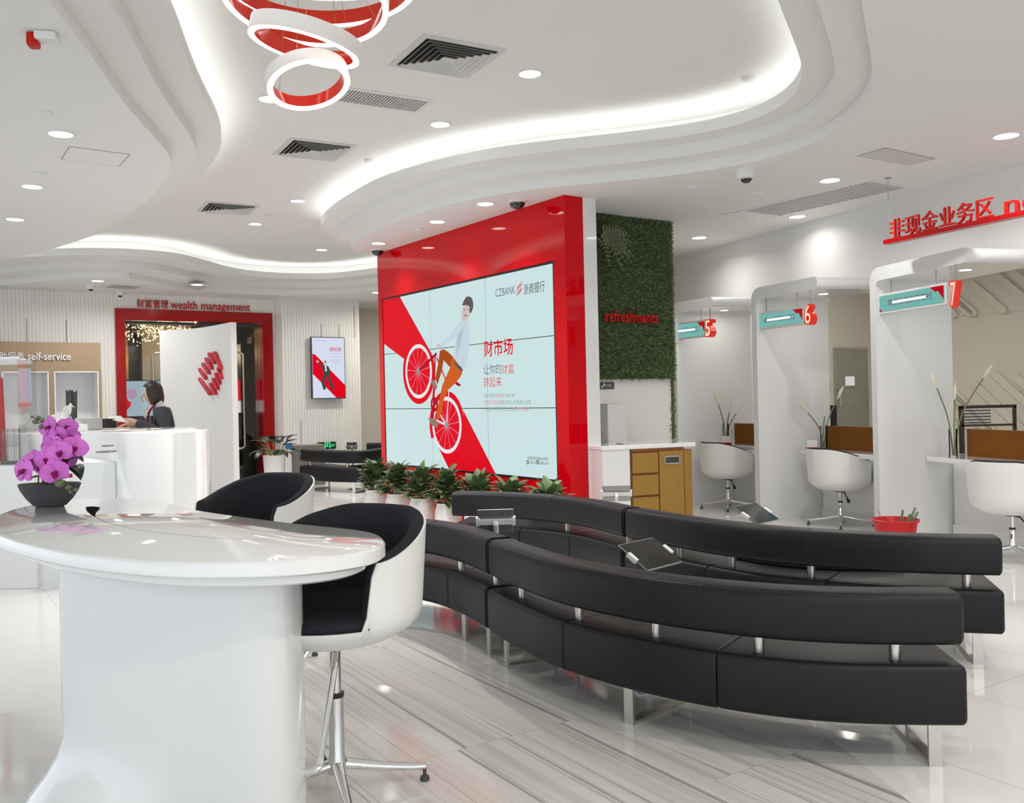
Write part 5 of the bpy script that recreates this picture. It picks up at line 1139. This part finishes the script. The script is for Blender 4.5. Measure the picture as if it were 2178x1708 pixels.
# ================================================================== SELF-SERVICE NICHES
NS = BW.shift(.55); b_, zt = NS.loc(213, 729); a_ = -2.2; zb = 0
nz = NS.loc(160, 790)[1]; sh_z = NS.loc(160, 925)[1]
n1a, n1b = NS.loc(115, 790)[0], NS.loc(209, 790)[0]; n0b = NS.loc(103, 790)[0]; n0a = n0b-(n1b-n1a)
rt = thing('self_service_unit', 'tan laminate wall unit with white niches marked self-service on the left back wall', 'wall unit', NS.pt(b_-1, 0, 0))
mb = MB()
for x0, x1, z0, z1 in ((a_, b_, nz, zt), (a_, n0a, 0, nz), (n0b, n1a, 0, nz), (n1b, b_, 0, nz)): mb.rect(NS, x0, x1, z0, z1, -.53, 0)
child(mb, 'tan_surround', M_tan, rt, smooth=0)
for x0, x1 in ((n0a, n0b), (n1a, n1b)):
    mb = MB(); mb.rect(NS, x0, x1, 0, nz, -.52, -.5); mb.rect(NS, x0, x0+.015, 0, nz, -.5, 0); mb.rect(NS, x1-.015, x1, 0, nz, -.5, 0); mb.rect(NS, x0, x1, nz-.015, nz, -.5, 0)
    mb.rect(NS, x0+.02, x1-.02, 0, sh_z-.15, -.48, -.05); child(mb, 'white_niche', M_white, rt, smooth=0)
mb = MB(); a, zt2 = NS.loc(-18, 748); b, _ = NS.loc(51, 748); _, zb2 = NS.loc(0, 768); letters(mb, '自助服务', NS, a, b, zb2, zt2, .003, .02, 0, .012); child(mb, 'lettering', mat('pale_letter', (.72, .69, .68), .5, noise=.02), rt, smooth=0, fix=False); mb = MB(); a, zt2 = NS.loc(58, 749); b, _ = NS.loc(150, 749); _, zb2 = NS.loc(58, 766)
letters(mb, 'self-service', NS, a, b, zb2, zt2, .003, .02, 0, .012); child(mb, 'lettering', mat('pale_letter', (.72, .69, .68), .5, noise=.02), rt, smooth=0, fix=False)

# ================================================================== PORTRAIT SCREEN AND EXIT SIGN ON THE RIBBED PILLAR WALL
TS = TW.shift(.14); a, zt = TS.loc(663, 718); b, _ = TS.loc(731, 718); _, zb = TS.loc(663, 847); H = zt-zb; Wd = b-a
rt = thing('portrait_screen', 'small upright screen with a red diagonal advert on the far ribbed wall', 'screen', TS.pt((a+b)/2, zb, 0))
mb = MB(); mb.rect(TS, a-.015, b+.015, zb-.015, zt+.015, -.07, .0); mb.rect(TS, a+.1, b-.1, zb+.15, zt-.15, -.14, -.07); child(mb, 'panel_housing', M_dark, rt, smooth=0)
mb = MB(); mb.rect(TS, a, b, zb, zt, 0, .006); child(mb, 'panel_face', glow('screen_lavender', srgb(212, 220, 238), 1.), rt, smooth=0)
def tpt(u, v, off=.009): return TS.pt(a+u*Wd, zt-v*H, off)
mb = MB(); mb.flat([tpt(0, .27), tpt(.07, .275), tpt(.14, .31), tpt(1, .79), tpt(1, 1), tpt(.72, 1), tpt(0, .6)]); child(mb, 'advert_band', c_sred, rt, smooth=0, fix=False)
mb = MB()
def tl(pts, w_, mi): 
    for (u0, v0), (u1, v1) in zip(pts, pts[1:]):
        p, q = Vector((u0*Wd, v0*H)), Vector((u1*Wd, v1*H)); t = (q-p).normalized(); n = Vector((-t.y, t.x))*w_/2; mb.flat([tpt((p+n).x/Wd, (p+n).y/H, .012), tpt((q+n).x/Wd, (q+n).y/H, .012), tpt((q-n).x/Wd, (q-n).y/H, .012), tpt((p-n).x/Wd, (p-n).y/H, .012)], mi)
tl([(.38, .47), (.42, .62)], .11, 0); tl([(.38, .60), (.30, .74), (.36, .86)], .055, 0); tl([(.44, .60), (.54, .74), (.62, .86)], .055, 0); tl([(.36, .48), (.26, .45), (.16, .40)], .035, 0); tl([(.46, .48), (.52, .56), (.46, .60)], .035, 0); tl([(.40, .44), (.41, .56)], .03, 1); tl([(.38, .41), (.40, .455)], .06, 2); tl([(.37, .40), (.42, .405)], .04, 0); tl([(.13, .385), (.18, .41)], .04, 2)
child(mb, 'figure_picture', [c_sdk, c_swh, c_sskin], rt, smooth=0, fix=False)
mb = MB(); letters(mb, '活利加', TS, a+.52*Wd, a+.90*Wd, zt-.225*H, zt-.155*H, .009, 0, 0, .01); letters(mb, 'CZBANK 浙商银行', TS, a+.07*Wd, a+.48*Wd, zt-.06*H, zt-.04*H, .009, 0, 1)
for v, u0 in ((.255, .57), (.305, .6), (.375, .55), (.41, .6)): letters(mb, '实时到账灵活存取', TS, a+u0*Wd, a+.88*Wd, zt-(v+.012)*H, zt-v*H, .009, 0, 1)
child(mb, 'advert_lettering', [glow('screen_crimson', srgb(200, 30, 70)), c_smid], rt, smooth=0, fix=False)
a, zt = TW.loc(674, 941); b, _ = TW.loc(712, 941); _, zb = TW.loc(674, 956); H, Wd = zt-zb, b-a; TX = TW.shift(.02)
rt = thing('exit_sign', 'green lit emergency exit sign low on the far ribbed wall', 'exit sign', TX.pt((a+b)/2, zb, 0))
mb = MB(); mb.rect(TX, a, b, zb, zt, -.02, .03); child(mb, 'sign_box', M_black, rt, smooth=0)
mb = MB(); E_ = lambda u, v: TX.pt(a+u*Wd, zb+v*H, .033)
mb.flat([E_(.08, .5), E_(.2, .72), E_(.2, .58), E_(.33, .58), E_(.33, .42), E_(.2, .42), E_(.2, .28)]); 
for q in ((.37, .42, .1, .95), (.63, .68, .1, .95), (.37, .68, .87, .95)): mb.flat([E_(q[0], q[2]), E_(q[1], q[2]), E_(q[1], q[3]), E_(q[0], q[3])])
for p in ([(.5, .72), (.56, .72), (.56, .82), (.5, .82)], [(.45, .35), (.5, .35), (.57, .68), (.49, .7)], [(.55, .3), (.6, .33), (.53, .5), (.5, .45)]): mb.flat([E_(*q) for q in p])
letters(mb, 'EXIT', TX, a+.72*Wd, a+.94*Wd, zb+.3*H, zb+.68*H, .033)
child(mb, 'lit_symbol', glow('exit_green', (.05, 1., .30), 1.3), rt, smooth=0, fix=False)
# low dark cabinet end next to the far sofa
c = at_y(655, 955, 15.6); mb = MB(); mb.box((c.x, 15.6, .34), (.5, .3, .68), (1, .5)); tag(mb.build('low_cabinet', mat('smoke_grey', (.20, .19, .18), .4, noise=.1), smooth=0, bevel=.01), 'low grey cabinet behind the left end of the far sofa', 'cabinet')

# ================================================================== HEADER SIGN ON RED RAIL
HS = PL((at_y(1882, 515, 8.08).x, 8.08), (cos(radians(-66)), sin(radians(-66))))
z0 = HS.loc(1882, 511)[1]; e_ = 3.3
rt = thing('header_sign', 'red standing letters on a red rail hung in front of the fascia at the right', 'sign', HS.pt(e_/2, z0, 0))
zr = HS.loc(1882, 520)[1]
mb = MB(); mb.rect(HS, 0, e_, zr, z0, -.06, .02); child(mb, 'rail', M_reddark, rt, smooth=0)
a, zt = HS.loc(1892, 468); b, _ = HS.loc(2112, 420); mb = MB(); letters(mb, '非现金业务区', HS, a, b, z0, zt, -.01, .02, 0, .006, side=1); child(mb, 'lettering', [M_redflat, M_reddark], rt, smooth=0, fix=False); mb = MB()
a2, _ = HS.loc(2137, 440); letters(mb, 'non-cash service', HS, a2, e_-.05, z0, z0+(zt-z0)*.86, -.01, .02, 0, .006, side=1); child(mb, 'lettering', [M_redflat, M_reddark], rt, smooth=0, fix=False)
mb = MP()
for s_ in (.03, 1.6, 3.1): c = HS.pt(s_, z0, -.02); mb.nxt().tube([c, Vector((c.x, c.y, 3.26))], .0025, 5); mb.l[-1].lathe([(.03, -.006), (.03, 0)], Vector((c.x, c.y, 3.26)), 12)
child(mb, 'hanging_wire', M_grey, rt)
# ================================================================== CEILING FITTINGS
ZL, ZU = 3.26, 3.70
def downlight(px, py, z, label, group, r=.075, w_=1., spr=115):
    q = at_z(px, py, z); rt = thing('downlight', label, 'ceiling light', q, group)
    mb = MB(); mb.lathe([(r+.016, 0), (r+.014, -.008), (r, -.008), (r-.002, -.002)], q, 32); child(mb, 'trim_ring', M_trim, rt)
    mb = MB(); mb.disc(q-Z_*.005, r, 32, down=True); child(mb, 'lens', M_lens, rt, smooth=0, fix=False)
    ld = bpy.data.lights.new('downlight_lamp', 'AREA'); ld.shape = 'DISK'; ld.size = .11; ld.energy = LAMP_W*w_; ld.color = (1, .98, .95); ld.spread = radians(spr)
    lo = bpy.data.objects.new('lamp', ld); COL.objects.link(lo); lo.location = q-Z_*.02; attach(lo, rt)
GU, GL_, GP, GRt = 'downlights in the curved recess', 'downlights on the left lower ceiling', 'downlights above the red wall', 'downlights on the right lower ceiling'
for px, py, lab in ((1127, 156, 'recess downlight right of the large square vent, nearest the camera'), (936, 264, 'recess downlight in front of the slot grille'), (573, 210, 'recess downlight half hidden by the lowest chandelier ring'), (633, 427, 'recess downlight left of the stepped ceiling nose'), (543, 476, 'recess downlight right of the farthest square vent'), (684, 531, 'recess downlight nearest the far cove, left of the red wall')): downlight(px, py, ZU, lab, GU, .078, 1., 92)
for px, py, lab in ((129, 284, 'left ceiling downlight closest to the red alarm'), (68, 396, 'left ceiling downlight, middle of the row of three'), (32, 466, 'left ceiling downlight, farthest of the row of three')): downlight(px, py, ZL, lab, GL_, .078, .35)
for px, py, lab in ((208, 597, 'downlight before the ribbed wall, left of the far ceiling grille'), (419, 605, 'downlight above the wealth management letters'), (802, 622, 'downlight peeking out at the left edge of the red wall')): downlight(px, py, ZL, lab, 'downlights along the back wall', .085, 1.15, 165)
for px, py, lab in ((1032, 433, 'downlight beside the larger black dome camera'), (930, 471, 'downlight in the middle of the red wall top'), (805, 517, 'downlight beside the small black dome camera at the red wall end')): downlight(px, py, ZL, lab, GP, .078, .15, 100)
for px, py, lab in ((2140, 288, 'right ceiling downlight at the frame edge'), (1765, 383, 'right ceiling downlight beside the long grille end'), (1696, 460, 'right ceiling downlight closest to the fascia'), (1487, 505, 'right ceiling downlight beside the grass panel')): downlight(px, py, ZL, lab, GRt, .085, .15 if px == 1696 else .3 if px == 1487 else .6, 150)
for x, y in ((5.4, 11.2), (4.6, 12.8), (2.5, 2.4), (3.9, 4.6), (2.6, .2), (.9, .6), (5.0, 2.6), (-1.6, 17.0), (.2, 15.4), (-.2, 12.6)):  # extra unseen lamps, added to brighten the dim right, staff and back areas
    r_ = (Vector((x, y, ZL)))
    q = r_; rt = thing('downlight', 'added fill downlight out of view, %s' % ('over the staff area by the relief wall' if x == 5.4 else 'over the staff area by the grey door' if x == 4.6 else 'above and around the camera' if y < 5 else 'behind the red wall'), 'ceiling light', q, 'added fill downlights out of view')
    mb = MB(); mb.lathe([(.09, 0), (.088, -.008), (.075, -.008)], q, 32); child(mb, 'trim_ring', M_trim, rt)
    mb = MB(); mb.disc(q-Z_*.005, .074, 24, down=True); child(mb, 'lens', M_lens, rt, smooth=0, fix=False)
    ld = bpy.data.lights.new('downlight_lamp', 'AREA'); ld.shape = 'DISK'; ld.size = .11; ld.energy = LAMP_W*1.1; ld.color = (1, .93, .82); lo = bpy.data.objects.new('lamp', ld); COL.objects.link(lo); lo.location = q-Z_*.02; attach(lo, rt)
# square diffusers
def quad(px4, z): return [at_z(x, y, z) for x, y in px4]
def diffuser(c, size, ang, z, label, n=6):
    d = Vector((cos(ang), sin(ang), 0)); e = Vector((-d.y, d.x, 0)); rt = thing('square_vent', label, 'air vent', (c.x, c.y, z), 'square ceiling vents')
    P = lambda a, b, dz: Vector((c.x, c.y, z))+d*a+e*b+Z_*dz
    def frame(mb, h0, h1, z0, z1, mi=0):
        for k in range(4):
            r = [(1, -1), (1, 1), (-1, 1), (-1, -1)]; a, b = r[k], r[(k+1) % 4]
            mb.add([P(a[0]*h0, a[1]*h0, z0), P(b[0]*h0, b[1]*h0, z0), P(b[0]*h1, b[1]*h1, z1), P(a[0]*h1, a[1]*h1, z1)], [(0, 1, 2, 3)], mi)
    h = size/2
    mb = MB(); frame(mb, h, h, 0, -.008); frame(mb, h, h*.86, -.008, -.010); frame(mb, h*.86, h*.86, -.010, .0); child(mb, 'frame', M_vent, rt, smooth=0, fix=False)
    mb = MB(); mb.flat([P(-h*.86, -h*.86, -.001), P(h*.86, -h*.86, -.001), P(h*.86, h*.86, -.001), P(-h*.86, h*.86, -.001)]); child(mb, 'dark_inside', M_ventdark, rt, smooth=0, fix=False)
    for k in range(n):
        hh = h*.84*(1-k/(n+.3)); mb = MB(); frame(mb, hh, hh-h*.078, -.026, -.008); frame(mb, hh-.001, hh-h*.078-.001, -.0245, -.0065); child(mb, 'louvre', M_vent, rt, smooth=0, fix=False)
    mb = MB(); hh = h*.12; mb.box(P(0, 0, -.014), (hh*2, hh*2, .004), (d.x, d.y)); child(mb, 'centre_plate', M_vent, rt, smooth=0)
va = ANG
for px4, lab in (([(824.6, 137), (913, 77), (1078.7, 103), (983.6, 163)], 'large square louvred vent nearest the camera in the ceiling recess'), ([(581, 328), (625, 293), (758, 308), (707, 341)], 'square louvred vent in the middle of the ceiling recess'), ([(423, 446), (447, 429), (547, 437), (520, 458)], 'farthest square louvred vent in the ceiling recess')):
    Q = quad(px4, ZU); c = sum(Q, Vector())/4; diffuser(c, .60, radians(29), ZU, lab)
def grille(px4, z, label, n, cat='air vent', name='slot_grille', group=None, fine=False, m_=None, along=True):
    Q = quad(px4, z); c = sum(Q, Vector())/4; a = ((Q[1]-Q[0])+(Q[2]-Q[3]))/2; b = ((Q[3]-Q[0])+(Q[2]-Q[1]))/2
    la, lb_ = a.length, b.length; d = a.normalized(); e = Vector((-d.y, d.x, 0)); e = e if e.dot(b) > 0 else -e
    rt = thing(name, label, cat, c, group); 
    mb = MB()
    for s in (-1, 1): mb.box(c+e*s*(lb_/2+.02)-Z_*.004, (la+.08, .04, .008), (d.x, d.y)); mb.box(c+d*s*(la/2+.02)-Z_*.004, (.04, lb_, .008), (d.x, d.y))
    child(mb, 'frame', M_trim, rt, smooth=0)
    mb = MB(); mb.box(c-Z_*.0015, (la, lb_, .003), (d.x, d.y)); child(mb, 'dark_inside', m_ or M_ventdark, rt, smooth=0)
    for k in range(n):
        mb = MB()
        if along: mb.box(c+e*(lb_*((k+.5)/n-.5))-Z_*.008, (la, lb_/n*.45, .010), (d.x, d.y))
        else: mb.box(c+d*(la*((k+.5)/n-.5))-Z_*.008, (la/n*.52, lb_, .010), (d.x, d.y))
        child(mb, 'slat', M_vent, rt, smooth=0)
grille([(716, 214), (742, 190), (914, 214), (886, 234)], ZU, 'grey slot grille in the recess beside the lowest chandelier ring', 26, m_=mat('vent_grey_inside', (.16, .16, .155), .8, noise=.1))
grille([(1585, 447), (1848, 385), (1921, 398), (1655, 458)], ZL, 'long louvred grille in the right ceiling above the fascia', 30, m_=mat('vent_mid_inside', (.035, .035, .033), .8, noise=.1), along=False)
grille([(222, 610), (241, 605), (303, 608), (286, 615)], ZL, 'small louvred grille over the left ribbed wall', 10)
def hatch(px4, z, label, gap=True, name='access_panel', m_=None):
    Q = quad(px4, z); rt = thing(name, label, 'ceiling panel', sum(Q, Vector())/4); c = sum(Q, Vector())/4
    mb = MB(); mb.slab([c+(q-c)*.97 for q in Q], (0, 0, -.004)); child(mb, 'panel', m_ or M_ceil, rt, smooth=0)
    mb = MB()
    for i in range(4): mb.tube([Q[i]-Z_*.001, Q[(i+1) % 4]-Z_*.001], .003, 4)
    child(mb, 'shadow_gap', M_groove, rt, smooth=0)
hatch([(1823, 331), (1882, 314), (1989, 337), (1931, 351)], ZL, 'square access panel in the right ceiling near the long grille', m_=mat('hatch_grey', (.60, .59, .56), .6, noise=.03))
hatch([(398, 612), (412, 607), (438, 610), (424, 617)], ZL, 'small ceiling panel before the back wall by the red door frame', m_=mat('hatch_grey2', (.55, .54, .52), .6, noise=.03))
hatch([(130, 338), (147, 311), (276, 328), (253, 353)], ZL, 'flush hatch outline in the left ceiling between the downlights')
hatch([(1535, 455), (1590, 447), (1650, 460), (1612, 467)], ZL, 'flush hatch at the near end of the long right grille')
# detectors
for px, py, z, lab in ((1592, 165, ZU, 'faint round detector in the recess at the right'), (785, 340, ZU, 'faint round detector in the recess over the red wall nose'), (575, 457, ZU, 'tiny detector beside the far recess downlights'), (455, 520, ZU, 'tiny detector over the far cove'), (85, 368, ZL, 'round detector between two left downlights'), (20, 498, ZL, 'round detector at the far left of the ceiling'), (890, 486, ZL, 'small detector between the lights over the red wall'), (1473, 397, ZL, 'small round detector left of the white dome camera'), (1610, 409, ZL, 'flat detector below the white dome camera'), (1565, 488, ZL, 'small detector before the fascia')):
    q = at_z(px, py, z); rt = tag(None or MB_lathe(q), lab, 'detector', 'round ceiling detectors') if False else None
    mb = MB(); mb.lathe([(.05, 0), (.05, -.012), (.034, -.022), (.02, -.026)], q, 20); tag(mb.build('smoke_detector', M_trim, smooth=40), lab, 'detector', 'round ceiling detectors')
mb = MB(); q = at_z(98, 239, ZL); mb.box(q-Z_*.008, (.07, .07, .016), (1, .4)); tag(mb.build('ceiling_box', M_trim, smooth=0, bevel=.003), 'small square white box on the left ceiling', 'ceiling box')
q = at_z(76, 80, ZL-.02); q.z = ZL; rt = thing('fire_alarm', 'red fire alarm beacon with a white base on the left ceiling', 'alarm', q)
mb = MB(); mb.box(q+Vector((.055, 0, -.02)), (.10, .09, .04), (1, .2)); child(mb, 'white_base', M_trim, rt, smooth=0, bevel=.008)
mb = MB(); mb.box(q+Vector((-.012, 0, -.035)), (.055, .07, .07), (1, .2)); child(mb, 'red_beacon', M_redflat, rt, smooth=0, bevel=.014, seg=3)
def dome(px, py, z, r, label, white):
    q = at_z(px, py, z); rt = thing('dome_camera', label, 'security camera', q, 'ceiling dome cameras')
    mb = MB(); 
    if white: mb.lathe([(r*1.25, 0), (r*1.25, -r*.35), (r*1.05, -r*.95), (r*.75, -r*1.05)], q, 28)
    else: mb.lathe([(r*1.25, 0), (r*1.22, -r*.15), (r*1.02, -r*.25)], q, 28)
    child(mb, 'mount', M_trim, rt)
    mb = MB(); rr = r*.62 if white else r; z0 = -r*1.0 if white else -r*.2
    mb.lathe([(rr*cos(t), z0-rr*.85*sin(t)) for t in [pi/2*k/8 for k in range(8)]]+[(.002, z0-rr*.85)], q, 28); child(mb, 'dark_dome', mat('smoked_dome', (.012, .012, .013), .08, coat=.6, noise=.1), rt)
dome(1100, 428, ZL, .075, 'larger black dome camera in front of the red wall top', False); dome(803, 531, ZL, .075, 'black dome camera at the left end of the red wall', False)
dome(1587, 361, ZL, .075, 'white dome camera under the right stepped ceiling edge', True); dome(193, 607, ZL, .058, 'white dome camera before the left ribbed wall', True); dome(255, 621, ZL, .058, 'white dome camera above the left corner of the red door frame', True)

# ================================================================== RING CHANDELIER
CY = 4.6
hub = at_y(655, 0, CY); root_ch = thing('ring_chandelier', 'chandelier of tilted white rings with red insides and glowing lower edges', 'chandelier', (hub.x, CY, ZU))
M_ringin = mat('red_gloss_inside', (.75, .03, .01), .15, coat=.3, noise=.03)
mb = MB(); mb.lathe([(.22, 0), (.22, -.03), (.02, -.032)], (hub.x, CY, ZU), 40); child(mb, 'ceiling_plate', M_trim, root_ch)
def ring_lamp(px, py, r, h, t, tilt, roll, Y=CY, wt=.030):
    c = at_y(px, py, Y); R3 = Matrix.Rotation(roll, 3, Vector((0, 1, .35)).normalized()) @ Matrix.Rotation(tilt, 3, 'X')
    N = 96; P = lambda rr, z, i: c+R3 @ Vector((rr*cos(2*pi*i/N), rr*sin(2*pi*i/N), z))
    mb = MB(); mb.grid([[P(r, 0, i) for i in range(N)], [P(r, h, i) for i in range(N)], [P(r-wt, h, i) for i in range(N)]], closed=True); band = child(mb, 'ring_band', mat('ring_white', (.80, .77, .73), .4, noise=.01), root_ch, smooth=40, fix=False)
    mb = MB(); mb.grid([[P(r-wt, h, i) for i in range(N)], [P(r-wt, .0, i) for i in range(N)]], closed=True); mb.build('ring_inside', M_ringin, band, smooth=40, fix=False)
    mb = MB(); mb.grid([[P(r-wt+.001, -.0, i) for i in range(N)], [P(r-wt+.001, -.006, i) for i in range(N)], [P(r-.001, -.006, i) for i in range(N)], [P(r-.001, 0, i) for i in range(N)]], closed=True); mb.build('glowing_edge', M_led, band, smooth=0, fix=False)
    mb = MP()
    for k in range(3):
        i = 10+k*32; q = P(r-wt*.5, h, i); mb.nxt().tube([q, Vector((hub.x+(q.x-hub.x)*.6, CY+(q.y-CY)*.6, ZU-.03))], .0016, 4)
    mb.build('suspension_wire', M_gold, band, smooth=0)
ring_lamp(657, 181, .208, .062, .028, radians(-13), radians(-16))
ring_lamp(647, 101, .278, .078, .028, radians(3.5), radians(14), wt=.032)
ring_lamp(648, 3, .418, .075, .028, radians(-9), radians(4))
ring_lamp(682, -36, .49, .075, .028, radians(-2), radians(-2))
ring_lamp(715, -95, .60, .075, .028, radians(4), radians(-3), wt=.03)
